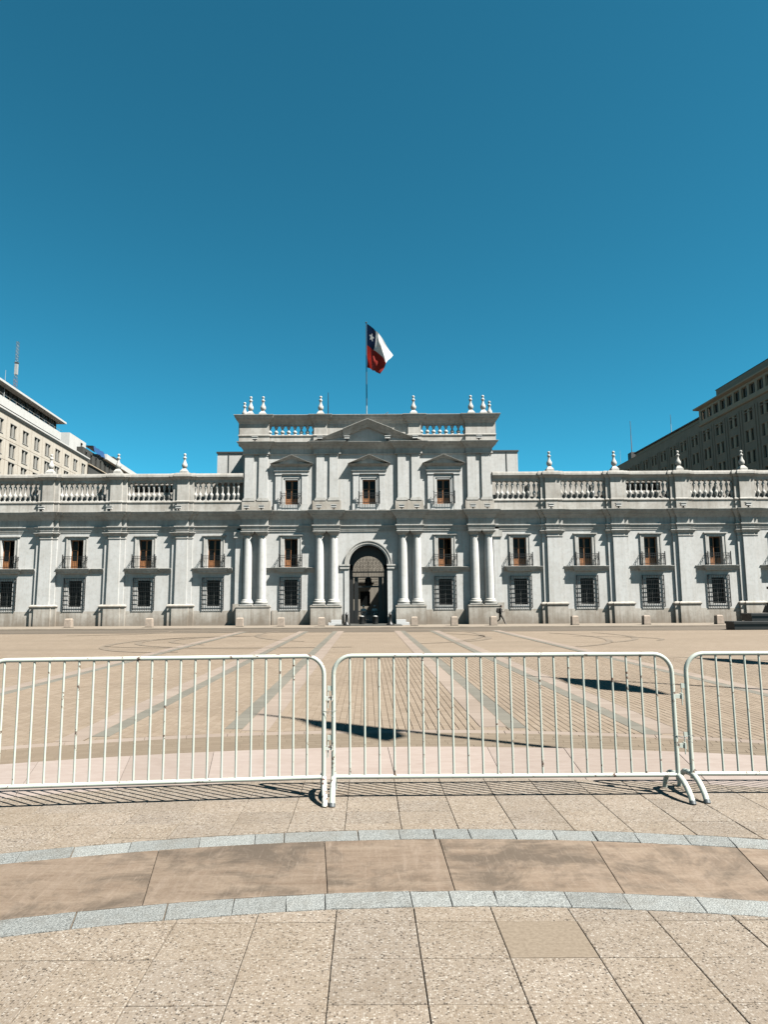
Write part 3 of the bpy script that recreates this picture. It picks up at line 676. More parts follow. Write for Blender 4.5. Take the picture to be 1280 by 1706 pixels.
# courtyard seen through the passage
cy = MB(); cy.add([(-22, 12, 0.0), (22, 12, 0.0), (22, 46, 0.0), (-22, 46, 0.0)], [(0, 1, 2, 3)]); cy.build('courtyard_floor', M['pavement'], PAL)
cw = MB(); cw.wall(-22, 22, 0, 12, [(x - .8, x + .8, z0, z0 + 2.4) for x, z0 in ((-9.5, 1.4), (-5, 1.4), (-0.45, 1.4), (-9.5, 6.4), (-5, 6.4))], 46, 0.4); cw.build('courtyard_wall', M['court'], PAL)
MB().box(8.5, 22, 14, 45.9, 0, 14.5).build('courtyard_shade_wing', M['court'], PAL)  # unseen wing, added to throw shade on the courtyard wall
cg = MB().box(-.8, .8, 0, .05, 0, 2.4).mesh('courtyard_window', M['glass'])
for x, z0 in ((-9.5, 1.4), (-5, 1.4), (-0.45, 1.4), (-9.5, 6.4), (-5, 6.4)): put('courtyard_window', cg, PAL, (x, 46.3, z0))
for x in (-5, -0.45):
    cd = MB(); cd.box(x - 1.5, x + 1.5, 44.9, 46.0, 5.2, 5.6); cd.box(x - 1.1, x + 1.1, 45.0, 46.0, 5.02, 5.2); cd.build('courtyard_balcony', M['court'], PAL)

# pilasters of the wings
def half_plan(xc, hb, yb, hf, yf):
    return [(xc - hb, 0), (xc - hb, yb), (xc - hf, yb), (xc - hf, yf), (xc + hf, yf), (xc + hf, yb), (xc + hb, yb), (xc + hb, 0)]
SH = MB(); SH.box(-0.98, 0.98, -0.17, 0.0, 2.0, 8.3); SH.frustum(0.57, 0.53, 2.0, 8.3, 0, -0.13, 0.24, 0.23)
shaft_me = SH.mesh('pilaster', M['plaster'])
cap_me = MB()
pl = half_plan(0, 0.98, -0.17, 0.54, -0.37)
cap_me.sweep(pl, [(0.0, 8.28), (0.05, 8.30), (0.05, 8.38), (0.02, 8.40), (0.02, 8.56), (0.06, 8.58), (0.15, 8.70), (0.16, 8.74), (0.24, 8.84), (0.24, 8.88), (0, 8.92)])
capital_me = cap_me.mesh('capital', M['moulding'])
pb = MB(); pl = half_plan(0, 1.22, -0.29, 0.78, -0.44)
pb.sweep(pl, [(0.0, 0.0), (0.0, 1.74), (0.04, 1.78), (0.09, 1.86), (0.09, 1.95), (0.03, 1.98), (-0.1, 2.06), (-0.28, 2.08), (-0.28, 0.0)])
ped_me = pb.mesh('pedestal', M['plinth'])
for x in PILX:
    p = put('pilaster', shaft_me, PAL, (x, 0, 0)); put('capital', capital_me, p); put('pedestal', ped_me, p)
for s_ in (-1, 1):                                  # half pilaster where the wing meets the pavilion
    p = MB().box(-0.35, 0.35, -0.3, 0, 2.0, 8.3).build('pilaster', M['plaster'], PAL, (s_ * 12.35, 0, 0))
    MB().box(-0.5, 0.5, -0.42, 0, 8.3, 8.885).build('capital', M['moulding'], p)
    q = MB(); q.box(-0.3, 0.3, -0.42, 0, 0, 2.05) ; q.build('pedestal', M['plinth'], p, (s_ * 0.2, 0, 0))

# columns
shaft = [(0.43, 2.45), (0.43, 3.6), (0.425, 5.0), (0.405, 6.6), (0.375, 7.9), (0.365, 8.30)]
col_me = MB().lathe(shaft, 24).mesh('column', M['plaster'])
cb_me = MB().lathe([(0.55, 2.0), (0.55, 2.06), (0.58, 2.09), (0.6, 2.16), (0.58, 2.24), (0.52, 2.27), (0.5, 2.30), (0.52, 2.35), (0.5, 2.4), (0.43, 2.46)], 24)
cb_me.box(-0.6, 0.6, -0.6, 0.6, 1.9, 2.0); colbase_me = cb_me.mesh('column_base', M['moulding'])
cc = MB().lathe([(0.365, 8.28), (0.40, 8.30), (0.40, 8.36), (0.37, 8.38), (0.37, 8.52), (0.42, 8.54), (0.5, 8.66), (0.52, 8.68)], 24)
cc.frustum(0.53, 0.62, 8.68, 8.84); cc.box(-0.62, 0.62, -0.62, 0.62, 8.84, 8.893); colcap_me = cc.mesh('capital', M['moulding'])
COLX = [-11.52, -10.15, -4.66, -3.3, 3.32, 4.66, 10.15, 11.52]
for x in COLX:
    c = put('column', col_me, PAL, (x, -0.33, 0)); put('column_base', colbase_me, c); put('capital', colcap_me, c)
for a, b_ in ((-12.45, -9.3), (-5.45, -2.55), (2.6, 5.42), (9.4, 12.5)):
    m_ = MB(); m_.box(a, b_, -0.9, -0.05, 0, 1.72); m_.box(a - .05, b_ + .05, -0.95, -0.05, 1.72, 1.84); m_.box(a + .03, b_ - .03, -0.88, -0.05, 1.84, 1.9)
    m_.build('column_pedestal', M['plinth'], PAL)

# entablature between the storeys
def plan(x0, x1, y, brk):
    P = [(x0, y)]
    for xc, layers in brk:
        up = []; 
        yy = y
        for h, yb in layers: up += [(xc - h, yy), (xc - h, yb)]; yy = yb
        P += up + [q for k in range(len(layers) - 1, -1, -1) for q in ((xc + layers[k][0], layers[k][1]), (xc + layers[k][0], layers[k - 1][1] if k else y))]
    P.append((x1, y)); return P
def fill(mb, brk, y, z0, z1, back=0.1):
    for xc, layers in brk:
        for h, yb in layers: mb.box(xc - h + .004, xc + h - .004, yb + .004, y + back, z0, z1)
    return mb
wing_brk = [(x, [(1.02, -0.20), (0.58, -0.38)]) for x in PILX]
pav_brk = [(-10.83, [(1.22, -0.66)]), (-3.98, [(1.22, -0.66)]), (3.99, [(1.22, -0.66)]), (10.83, [(1.22, -0.66)])]
EP = [(0, 8.9), (0, 9.07), (.05, 9.07), (.05, 9.25), (.1, 9.25), (.1, 9.36), (.17, 9.40), (.17, 9.48), (.02, 9.5), (.02, 10.08), (.07, 10.12), (.12, 10.22), (.30, 10.44), (.32, 10.44), (.32, 10.475), (.44, 10.6), (.52, 10.74), (.56, 10.83), (.58, 10.84), (.58, 10.875), (-.2, 10.9), (-.2, 8.9)]
fill(MB().sweep(plan(-XE, -12.02, -0.05, wing_brk[:5]), EP), wing_brk[:5], -0.05, 8.91, 10.87).build('entablature', M['moulding'], PAL)
fill(MB().sweep(plan(12.02, XE, -0.05, wing_brk[5:]), EP), wing_brk[5:], -0.05, 8.91, 10.87).build('entablature', M['moulding'], PAL)
pth = [(-12.05, 0.3)] + plan(-12.3, 12.3, -0.18, pav_brk)[2:-2] + [(12.05, 0.3)]
fill(MB().sweep(pth, EP), pav_brk, -0.18, 8.912, 10.868).build('entablature', M['moulding'], PAL)

# string course and balconies
SP = [(0, 4.98), (.04, 5.02), (.07, 5.1), (.09, 5.1), (.09, 5.15), (.12, 5.17), (.24, 5.34), (.28, 5.43), (.28, 5.455), (0, 5.48), (-.04, 5.48), (-.04, 5.0)]
def strings(xa, xb, xw, y):
    fill(MB().sweep(plan(xa, xb, y, [(xw, [(1.22, y - 0.42)])]), SP), [(xw, [(1.22, y - 0.42)])], y, 4.985, 5.46).build('string_course', M['moulding'], PAL)
for x in WINX:
    nb = sorted([p for p in PILX + [-12.0, 12.0]], key=lambda q: abs(q - x))[:2]; a, b_ = sorted(nb)
    strings(a + 0.99, b_ - 0.99, x, 0.0)
for x, a, b_ in ((PAVW[0], -9.72, -5.08), (PAVW[1], 5.1, 9.72)): strings(a, b_, x, -0.1)

# railing of a balcony (shared)
def railing(hw, d, h, wall_gap=0.0):
    r = MB(); y = -d
    for z in (0.12, h - 0.22, h): 
        r.box(-hw, hw, y - .02, y + .02, z - .02, z + .02)
        for s_ in (-1, 1): r.box(s_ * hw - .02, s_ * hw + .02, y + .02, 0, z - .02, z + .02)
    k = 13
    for i in range(k + 1):
        x = -hw + 2 * hw * i / k; r.box(x - .011, x + .011, y - .011, y + .011, 0, h)
    for s_ in (-1, 1):
        for i in range(1, 4): yy = y * (1 - i / 4); r.box(s_ * hw - .011, s_ * hw + .011, yy - .011, yy + .011, 0, h)
        r.box(s_ * hw - .035, s_ * hw + .035, y - .035, y + .035, 0, h + .1)
        r.lathe([(0.02, 0), (0.06, .05), (0.06, .09), (0.0, .14)], 6, s_ * hw, y, h + .08)
        r.tube([(s_ * (hw - .05 - .12 * (1 - cos(t)) ), y, .5 + .28 * sin(t)) for t in [i * pi / 8 for i in range(9)]], 0.018, 4)
        r.tube([(s_ * hw, y + .1 + .1 * (1 - cos(t)), .5 + .28 * sin(t)) for t in [i * pi / 8 for i in range(9)]], 0.018, 4)
    return r.mesh('balcony_railing', M['iron'])
rail_lo = railing(1.08, 0.55, 1.12); rail_hi = railing(1.0, 0.18, 1.05)

# windows: architrave, glazed door leaves, panes
def architrave(h, mat):
    a = MB(); o = 0.34
    for s_ in (-1, 1):
        x0, x1 = sorted((s_ * HW, s_ * (HW + 0.26))); a.box(x0, x1, -0.07, 0.0, 0, h); x0, x1 = sorted((s_ * (HW + 0.26), s_ * (HW + 0.36))); a.box(x0, x1, -0.12, 0.0, 0, h + .1)
    a.box(-HW - .26, HW + .26, -0.07, 0.0, h, h + .22); a.box(-HW - .42, HW + .42, -0.12, 0.0, h + .22, h + .30); a.box(-HW - .5, HW + .5, -0.2, 0.0, h + .30, h + .4)
    return a.mesh('window', mat)
def leaf_mesh(wd, h, panel):
    l_ = MB(); t = 0.06
    l_.box(0, .075, 0, t, 0, h); l_.box(wd - .075, wd, 0, t, 0, h); l_.box(.09, wd - .09, 0, t, h - .1, h); l_.box(.09, wd - .09, 0, t, 0, .12)
    l_.box(.09, wd - .09, 0.01, t - .01, panel, panel + .09); l_.box(.09, wd - .09, .02, t - .02, .12, panel)
    l_.box(.16, wd - .16, 0.0, t, .2, panel - .08)
    l_.box(.09, wd - .09, 0.012, t - .012, panel + (h - panel) * .52, panel + (h - panel) * .52 + .045)
    return l_.mesh('door_leaf', M['wood'])
def pane_mesh(wd, h): return MB().box(.085, wd - .085, .025, .04, .1, h - .09).mesh('pane', M['glass'])
arch_me = architrave(2.72, M['moulding'])
LH = 2.72; leafm = leaf_mesh(HW, LH, 0.62); panem = pane_mesh(HW, LH)
bc = MB().box(-HW - .15, HW + .15, 0.55, 0.59, -0.1, 2.9).mesh('window_backing', M['lead'])
def tall_window(x, y, z):
    w_ = put('window', arch_me, PAL, (x, y, z))
    op_ = random.random()
    for k, sx in ((0, -HW), (1, 0.0)):
        l_ = put('door_leaf', leafm, w_, (sx, 0.36, 0)); q = put('pane', panem, l_)
        if k == 1 and op_ < 0.55:
            l_.matrix_local = Matrix.Translation((HW, 0.40, 0)) @ Matrix.Rotation(radians(-random.uniform(20, 75)), 4, 'Z') @ Matrix.Translation((-HW, 0, 0))
    put('window_backing', bc, w_, (0, 0.75, 0))
    return w_
def grille_mesh():
    r = MB(); hw, h, d = 1.0, 2.95, 0.15
    for i in range(8):
        z = h * i / 7; r.box(-hw, hw, -d - .012, -d + .012, z - .017, z + .017)
        for s_ in (-1, 1): r.box(s_ * hw - .014, s_ * hw + .014, -d, 0, z - .02, z + .02)
    for i in range(13):
        x = -hw + 2 * hw * i / 12; r.box(x - .0095, x + .0095, -d - .0095, -d + .0095, -.03, h + .03)
        if 0 < i < 12:
            for z in (0, h): r.box(x - .01, x + .01, -d, 0, z - .012, z + .012)
    for s_ in (-1, 1):
        for k in (1, 2): r.box(s_ * hw - .012, s_ * hw + .012, -d * k / 3 - .012, -d * k / 3 + .012, 0, h)
        r.box(s_ * hw - .03, s_ * hw + .03, -d - .03, -d + .03, -.03, h + .05)
    return r.mesh('window_grille', M['iron'])
grille_me = grille_mesh()
cf = MB()
for s_ in (-1, 1):
    x0, x1 = sorted((s_ * HW, s_ * (HW - .09))); cf.box(x0, x1, .3, .37, 0, 2.45)
cf.box(-.05, .05, .3, .37, .08, 2.37); cf.box(-HW, HW, .3, .37, 0, .08); cf.box(-HW, HW, .3, .37, 2.37, 2.45); cf.box(-HW, HW, .31, .36, 1.55, 1.62)
case_me = cf.mesh('window', simple('dark painted window joinery', (0.06, 0.062, 0.055), 0.6))
cpane_me = MB().box(0.0, HW - .04, .33, .345, .05, 2.4).mesh('pane', M['glass'])
def barred_window(x, y):
    w_ = put('window', case_me, PAL, (x, y, 1.85)); put('pane', cpane_me, w_, (-HW + .03, 0, 0)); put('pane', cpane_me, w_, (0.02, 0, 0))
    put('window_grille', grille_me, w_, (0, 0, -0.27))
for x in WINX:
    tall_window(x, 0.0, 5.5); put('balcony_railing', rail_lo, PAL, (x, -0.02, 5.48)); barred_window(x, 0.0)
for x in PAVW:
    tall_window(x, -0.1, 5.5); put('balcony_railing', rail_lo, PAL, (x, -0.12, 5.48)); barred_window(x, -0.1)

# balustrades over the wings
BP = [(0, 10.86), (0, 11.72), (.05, 11.76), (.08, 11.8), (.08, 11.9), (.02, 11.95), (-.45, 11.95), (-.45, 10.86)]
CPF = [(0, 13.74), (0, 13.98), (.05, 14.0), (.1, 14.08), (.26, 14.2), (.26, 14.26), (.31, 14.26), (.31, 14.46), (.26, 14.5), (.26, 14.56), (.1, 14.62), (-.5, 14.66), (-.5, 13.74)]
BAL = [(.1, .0), (.1, .12), (.06, .14), (.08, .2), (.17, .5), (.19, .6), (.16, .68), (.07, .82), (.075, 1.0), (.12, 1.22), (.16, 1.36), (.13, 1.46), (.06, 1.58), (.1, 1.64), (.1, 1.8)]
bm = MB(); bm.box(-.17, .17, -.17, .17, 0, .1); bm.lathe(BAL, 10); bm.box(-.16, .16, -.16, .16, 1.7, 1.8)
bal_me = bm.mesh('baluster', M['moulding'])
def fin_mesh():
    f_ = MB(); f_.box(-.36, .36, -.36, .36, 0, .22); f_.frustum(.34, .15, .22, .5)
    f_.lathe([(.13, .48), (.15, .54), (.2, .6), (.26, .7), (.27, .82), (.25, .94), (.17, 1.08), (.11, 1.28), (.1, 1.42), (.13, 1.46), (.18, 1.54), (.17, 1.6), (.08, 1.68), (.07, 1.76), (.13, 1.84), (.14, 1.9), (.11, 1.97), (.02, 2.02)], 14)
    return f_.mesh('finial', M['moulding'])
fin_me = fin_mesh()
par_brk = [(x, [(0.98, -0.28), (0.56, -0.46)]) for x in PILX]
for s_ in (-1, 1):
    xs = [x for x in PILX if x * s_ > 0]; br = [q for q in par_brk if q[0] * s_ > 0]
    a, b_ = (-XE, -12.1) if s_ < 0 else (12.1, XE)
    bl = fill(MB().sweep(plan(a, b_, -0.1, br), BP), br, -0.1, 10.87, 11.94).build('balustrade', M['parapet'], PAL)
    fill(MB().sweep(plan(a, b_, -0.1, br), CPF), br, -0.1, 13.745, 14.6).build('coping', M['parapet'], bl)
    for x in xs:
        m_ = MB(); m_.box(x - .98, x + .98, -0.27, 0.3, 11.95, 13.74); m_.box(x - .56, x + .56, -0.45, -0.27, 11.95, 13.74); m_.build('pier', M['parapet'], bl)
        put('finial', fin_me, PAL, (x, -0.12, 14.62))
    pts_ = sorted([(-12.4 if s_ < 0 else 12.4)] + xs + [a if s_ < 0 else b_])
    for p0, p1 in zip(pts_[:-1], pts_[1:]):
        x0 = p0 + (.98 if p0 in xs else 0.1); x1 = p1 - (.98 if p1 in xs else 0.1); nb = max(1, round((x1 - x0) / 0.52)); st = (x1 - x0) / nb
        for k in range(nb + 1):
            xx = x0 + st * k
            if xx - x0 < .05 or x1 - xx < .05: xx += 0.1 if xx - x0 < .05 else -0.1
            put('baluster', bal_me, bl, (xx, 0.12, 11.95))
    # wall and roof behind the balustrade, with low openings in two bays
    op = [(-23.2, -19.0, 13.0, 13.75)] if s_ < 0 else [(25.2, 29.0, 12.95, 13.75)]
    MB().wall(a, b_, 10.8, 14.0, op, 1.25, 0.8).build('attic_wall', M['parapet'], PAL)
    MB().box(op[0][0] - .2, op[0][1] + .2, 2.06, 2.1, 12.8, 13.9).build('attic_louvre', M['iron'], PAL)
    rf = MB(); rf.box(a, b_, 1.2, 12.0, 14.0, 14.15); rf.build('wing_roof', M['roofing'], PAL)
    gt = MB(); gt.box(a, b_, -0.1, 1.25, 10.78, 10.9); gt.build('gutter_floor', M['roofing'], PAL)
MB().wall(-XE, XE, 0, 14.0, [(-AR, AR, -1, AZ + AR)], 12.0, 0.01).build('rear_wall', M['court'], PAL)

# upper storey of the pavilion
PV = 12.1
UW = PAVW + [0.13]
uh = [(x - HW, x + HW, 11.55, 13.95) for x in UW]
MB().wall(-PV, PV, 10.85, 17.25, uh, -0.05, 0.5).build('upper_wall', M['plaster'], PAL)
sd = MB()
for s_ in (-1, 1): sd.add([(s_ * PV, -0.05, 10.8), (s_ * PV, 12, 10.8), (s_ * PV, 12, 17.6), (s_ * PV, -0.05, 17.6)], [(0, 1, 2, 3)])
sd.add([(-PV, 12, 10.8), (PV, 12, 10.8), (PV, 12, 17.6), (-PV, 12, 17.6)], [(0, 1, 2, 3)])
sd.build('pavilion_side_wall', M['plaster'], PAL)
MB().box(-PV, PV, 0.3, 12, 17.4, 17.58).build('pavilion_roof', M['roofing'], PAL)
UPX = [(-11.95, -11.05), (-10.58, -9.7), (-5.0, -4.2), (-3.72, -2.87), (2.9, 3.72), (4.24, 5.08), (9.66, 10.52), (11.05, 11.92)]
for i, (a, b_) in enumerate(UPX):
    xc = (a + b_) / 2; hw = (b_ - a) / 2
    p = MB().frustum(hw, hw - .02, 12.15, 16.3, 0, -0.19, 0.16, 0.16).build('upper_pilaster', M['plaster'], PAL, (xc, 0, 0))
    q = MB(); q.box(-hw - .06, hw + .06, -0.43, -0.03, 12.03, 12.16); q.box(-hw - .14, hw + .14, -0.5, -0.03, 11.86, 12.03); q.build('pilaster_base', M['moulding'], p)
    q = MB(); q.box(-hw - .05, hw + .05, -0.40, -0.03, 16.3, 16.36); q.box(-hw - .0, hw + .0, -0.36, -0.03, 16.36, 16.5); q.build('capital', M['moulding'], p)
for a, b_ in ((-12.15, -9.4), (-5.35, -2.6), (2.65, 5.35), (9.4, 12.15)):
    m_ = MB(); m_.box(a, b_, -0.46, -0.03, 10.86, 11.86); m_.build('upper_pedestal', M['plinth'], PAL)
    MB().box(a + .3, b_ - .3, -0.2, -0.03, 12.0, 16.4).build('pilaster_backing', M['plaster'], PAL)
UP = [(0, 16.42), (.05, 16.46), (.05, 16.54), (0, 16.56), (0, 16.98), (.06, 17.02), (.1, 17.1), (.28, 17.28), (.3, 17.28), (.3, 17.31), (.42, 17.4), (.5, 17.5), (.54, 17.58), (.56, 17.585), (.56, 17.61), (-.2, 17.63), (-.2, 16.42)]
up_brk = [(x, [(1.3, -0.40)]) for x in (-10.8, -3.95, 3.98, 10.8)]
up_brk[0] = (-10.85, [(1.28, -0.40)]); up_brk[3] = (10.85, [(1.28, -0.40)])
pth = [(-12.13, 12)] + plan(-PV - .06, PV + .06, -0.14, up_brk)[2:-2] + [(12.13, 12)]
fill(MB().sweep(pth, UP), up_brk, -0.14, 16.43, 17.6).build('upper_cornice', M['moulding'], PAL)

# pedimented windows of the upper storey
ae = MB()
for s_ in (-1, 1):
    x0, x1 = sorted((s_ * 1.0, s_ * 1.55)); ae.box(x0, x1, -0.2, 0, 11.55, 14.42)
    ae.box(x0 - .06, x1 + .06, -0.27, 0, 14.42, 14.5); ae.box(x0 - .08, x1 + .08, -0.36, 0, 10.95, 11.55)
ae.box(-1.6, 1.6, -0.24, 0, 14.5, 14.68); ae.frustum(1.6, 1.72, 14.68, 14.8, 0, 0, .24, .34); ae.box(-1.72, 1.72, -0.34, 0, 14.8, 14.84); ae.box(-1.58, 1.58, -0.2, 0, 14.82, 15.28)
ae.box(-0.92, 0.92, -0.34, 0, 10.93, 11.5)
for s_ in (-1, 1):
    x0, x1 = sorted((s_ * HW, s_ * (HW + .16))); ae.box(x0, x1, -0.06, 0, 11.55, 14.0); x0, x1 = sorted((s_ * (HW + .16), s_ * (HW + .3))); ae.box(x0, x1, -0.11, 0, 11.55, 14.2)
ae.box(-HW - .16, HW + .16, -0.06, 0, 13.95, 14.12); ae.box(-HW - .3, HW + .3, -0.11, 0, 14.12, 14.25)
ae_me = ae.mesh('aedicule', M['plaster'])
def rake(mb, xa, za, xb, zb, prof, zmin=None):
    k = len(prof); vs = []
    for x, z in ((xa, za), (xb, zb)):
        for o, h in prof: vs.append((x, -o, z + h if zmin is None else max(zmin + o * .002, z + h)))
    mb.add(vs, [(j_, k + j_, k + (j_ + 1) % k, (j_ + 1) % k) for j_ in range(k)] + [tuple(range(k)), tuple(range(2 * k - 1, k - 1, -1))])
pd = MB(); pd.sweep([(-1.6, 0), (-1.6, -.2), (1.6, -.2), (1.6, 0)], [(0, 15.2), (.05, 15.24), (.3, 15.40), (.32, 15.40), (.32, 15.43), (.4, 15.45), (.0, 15.48), (-.1, 15.48), (-.1, 15.2)])
WPF = [(0, -.34), (.3, -.32), (.34, -.28), (.44, -.16), (.46, -.16), (.46, -.135), (.58, -.03), (.62, -.02), (.62, 0), (0, 0)]
for s_ in (-1, 1): rake(pd, 0, 16.34, s_ * 2.06, 15.48, WPF, 15.46)
pd.prism([(-1.6, 15.47), (0, 16.1), (1.6, 15.47)], -0.24, 0)
pd_me = pd.mesh('window_pediment', M['moulding'])
LH2 = 2.4; leafm2 = leaf_mesh(HW, LH2, 0.5); panem2 = pane_mesh(HW, LH2)
for x in UW:
    a_ = put('aedicule', ae_me, PAL, (x, -0.05, 0)); put('window_pediment', pd_me, a_)
    w_ = MB().box(-HW, HW, 0.33, 0.44, 0, .05).build('window', M['wood'], PAL, (x, -0.05, 11.55))
    for sx in (-HW, 0.0): put('door_leaf', leafm2, w_, (sx, 0.36, 0)); put('pane', panem2, w_, (sx, 0.36, 0))
    MB().box(-HW - .1, HW + .1, .52, .56, -.1, 2.5).build('window_backing', M['lead'], w_)
    put('balcony_railing', rail_hi, PAL, (x, -0.42, 11.5))

# attic over the pavilion
AP = [(-11.08, 1.44), (-4.6, 0.62), (4.6, 0.62), (11.02, 1.44)]
at_brk = [(x, [(h + .05, -0.38)]) for x, h in AP]
base = [(-PV - .3, 6), (-PV - .3, -0.2)]
APF = [(0, 17.6), (0, 18.2), (.05, 18.24), (.08, 18.28), (.08, 18.36), (0, 18.4), (-.4, 18.4), (-.4, 17.6)]
ACF = [(0, 19.36), (0, 19.5), (.06, 19.56), (.1, 19.68), (.28, 19.9), (.3, 19.9), (.3, 19.94), (.38, 20.04), (.44, 20.2), (.48, 20.28), (.48, 20.32), (.1, 20.36), (-.5, 20.38), (-.5, 19.36)]
def attic_path(): return [(-12.55, 0.75), (-12.55, -0.38), (-9.62, -0.38), (-9.62, -0.2)] + plan(-9.62, 9.58, -0.2, at_brk[1:3])[1:-1] + [(9.58, -0.2), (9.58, -0.38), (12.5, -0.38), (12.5, 0.75)]
ab = MB().sweep(attic_path(), APF).build('attic_balustrade', M['parapet'], PAL)
MB().sweep(attic_path(), ACF).build('coping', M['parapet'], ab)
for x, h in AP: 
    yb = 0.7 if h > 1 else 0.3
    MB().box(x - h, x + h, -0.36, yb, 18.4, 19.36).build('pier', M['parapet'], ab)
MB().box(-3.98, 3.98, -0.18, 0.25, 18.4, 19.36).build('attic_panel', M['parapet'], ab)
ABL = [(.17, 0), (.17, .08), (.1, .1), (.14, .16), (.22, .25), (.21, .32), (.1, .48), (.085, .55), (.1, .62), (.2, .78), (.2, .84), (.13, .88), (.17, .9), (.17, .96)]
abm = MB().lathe(ABL, 10).mesh('baluster', M['moulding'])
for x0, x1 in ((-9.62, -5.24), (5.24, 9.58)):
    for k in range(8): put('baluster', abm, ab, (x0 + (x1 - x0) * (k + .06) / 7.12, 0.0, 18.4))
for x in (-11.5, -10.28, -4.6, 4.55, 10.2, 11.42): put('finial', fin_me, PAL, (x, -0.05, 20.34))
for x in (-12.3, 12.25):
    MB().box(x - .5, x + .5, 0.72, 1.4, 17.6, 20.1).build('rear_pier', M['parapet'], ab); put('finial', fin_me, PAL, (x, 1.05, 20.08))
# main pediment, its middle breaking forward
pm = MB(); k_ = 0.405
def zt(x): return 19.78 - k_ * abs(x)
for s_ in (-1, 1):
    for xa, xb, d in ((0.0, 2.4, .26), (2.4, 5.3, 0.0)):
        rake(pm, s_ * xa, zt(xa), s_ * xb, zt(xb), [(.2, -.74), (.34 + d, -.72), (.38 + d, -.64), (.54 + d, -.44), (.56 + d, -.44), (.56 + d, -.405), (.66 + d, -.3), (.84 + d, -.06), (.88 + d, -.04), (.88 + d, 0), (.2, 0)], 17.632)
pm.build('main_pediment', M['moulding'], PAL)
MB().prism([(-4.8, 17.62), (4.8, 17.62), (0, 19.5)], -0.3, -0.19).build('tympanum', M['plaster'], PAL)
# roof blocks beside the pavilion, roof hatch under the flag
for s_ in (-1, 1):
    m_ = MB(); x0, x1 = sorted((s_ * 12.1, s_ * 15.5)); m_.box(x0, x1, 3.6, 9, 14.1, 17.45); rb_ = m_.build('roof_block', M['plaster'], PAL)
    MB().box(x0 - .1, x1 + .1, 3.5, 9.1, 17.45, 17.6).build('roof_cap', M['lead'], rb_)
    x0, x1 = sorted((s_ * 14.3, s_ * 14.36)); MB().box(x0, x1, 3.54, 3.6, 14.1, 17.45).build('downpipe', M['lead'], rb_)
h_ = MB(); h_.frustum(2.0, 1.4, 0, .55, 0, 0, 1, .8); h_.box(-1.4, 1.4, -.8, .8, .55, .6); h_.build('roof_hatch', M['lead'], PAL, (0.2, 2.6, 20.25))
MB().box(-3.4, 3.9, 1.0, 4.4, 17.5, 20.25).build('roof_lantern', M['roofing'], PAL)
MB().tube([(1.0, 1.3, 20.4), (2.1, 1.3, 21.05), (2.15, 1.3, 20.4)], .035, 5).build('roof_hatch_stay', M['lead'], PAL)

# floodlights along the cornices
fl_h = MB(); fl_h.frustum(.26, .2, .22, .44, 0, 0, .16, .12); fl_h.box(-.28, .28, -.19, .17, .42, .5); head_me = fl_h.mesh('lamp_head', M['lamp_white'])
fl_b = MB(); fl_b.box(-.05, .05, -.05, .05, 0, .24); fl_b.box(-.16, .16, -.06, .06, 0, .03); fl_b.box(-.2, .2, -.05, .05, .16, .22); br_me = fl_b.mesh('bracket', M['iron'])
def floodlight(x, y, z, label, group):
    e = empty('floodlight', (x, y, z)); tag(e, label, 'floodlight', group); put('lamp_head', head_me, e); put('bracket', br_me, e)
zc = ZP + 10.9
G1 = 'floodlights on the cornice of the wings'; G2 = 'floodlights on the cornice between the storeys'; G3 = 'floodlights on the attic ledge'
for i, x in enumerate((-37.2, -31.1, -24.6, -18.0)[1:]): floodlight(x, 64.18, zc, f'small white floodlight on left wing cornice, {ordinal(2 - i)} pilaster out from the pavilion', G1)
for i, x in enumerate((17.65, 24.09, 30.29, 36.5)): floodlight(x, 64.18, zc, f'small white floodlight on right wing cornice, {ordinal(i)} pilaster out from the pavilion', G1)
pn = ['outer left pair of upper pilasters', 'inner left pair of upper pilasters', 'inner right pair of upper pilasters', 'outer right pair of upper pilasters']
for i, (a, b_) in enumerate(((-11.49, -10.06), (-4.57, -3.14), (3.35, 4.8), (10.18, 11.55))):
    floodlight(a, 64.14, zc, f'small white floodlight below the {pn[i]}, left one', G2)
    floodlight(b_, 64.14, zc, f'small white floodlight below the {pn[i]}, right one', G2)
zu = ZP + 17.62
for x, y, lb in ((-10.8, 64.2, 'white floodlight on attic ledge below the left corner block'), (-4.5, 64.2, 'white floodlight on attic ledge left of the main pediment'),
                 (-1.87, 64.2, 'white floodlight standing inside the pediment, in the sunlit triangle'), (2.07, 64.2, 'floodlight standing inside the pediment, in the shaded right half'),
                 (4.74, 64.2, 'white floodlight on attic ledge right of the main pediment'), (10.93, 64.2, 'white floodlight on attic ledge below the right corner block')):
    floodlight(x, y, zu, lb, G3)

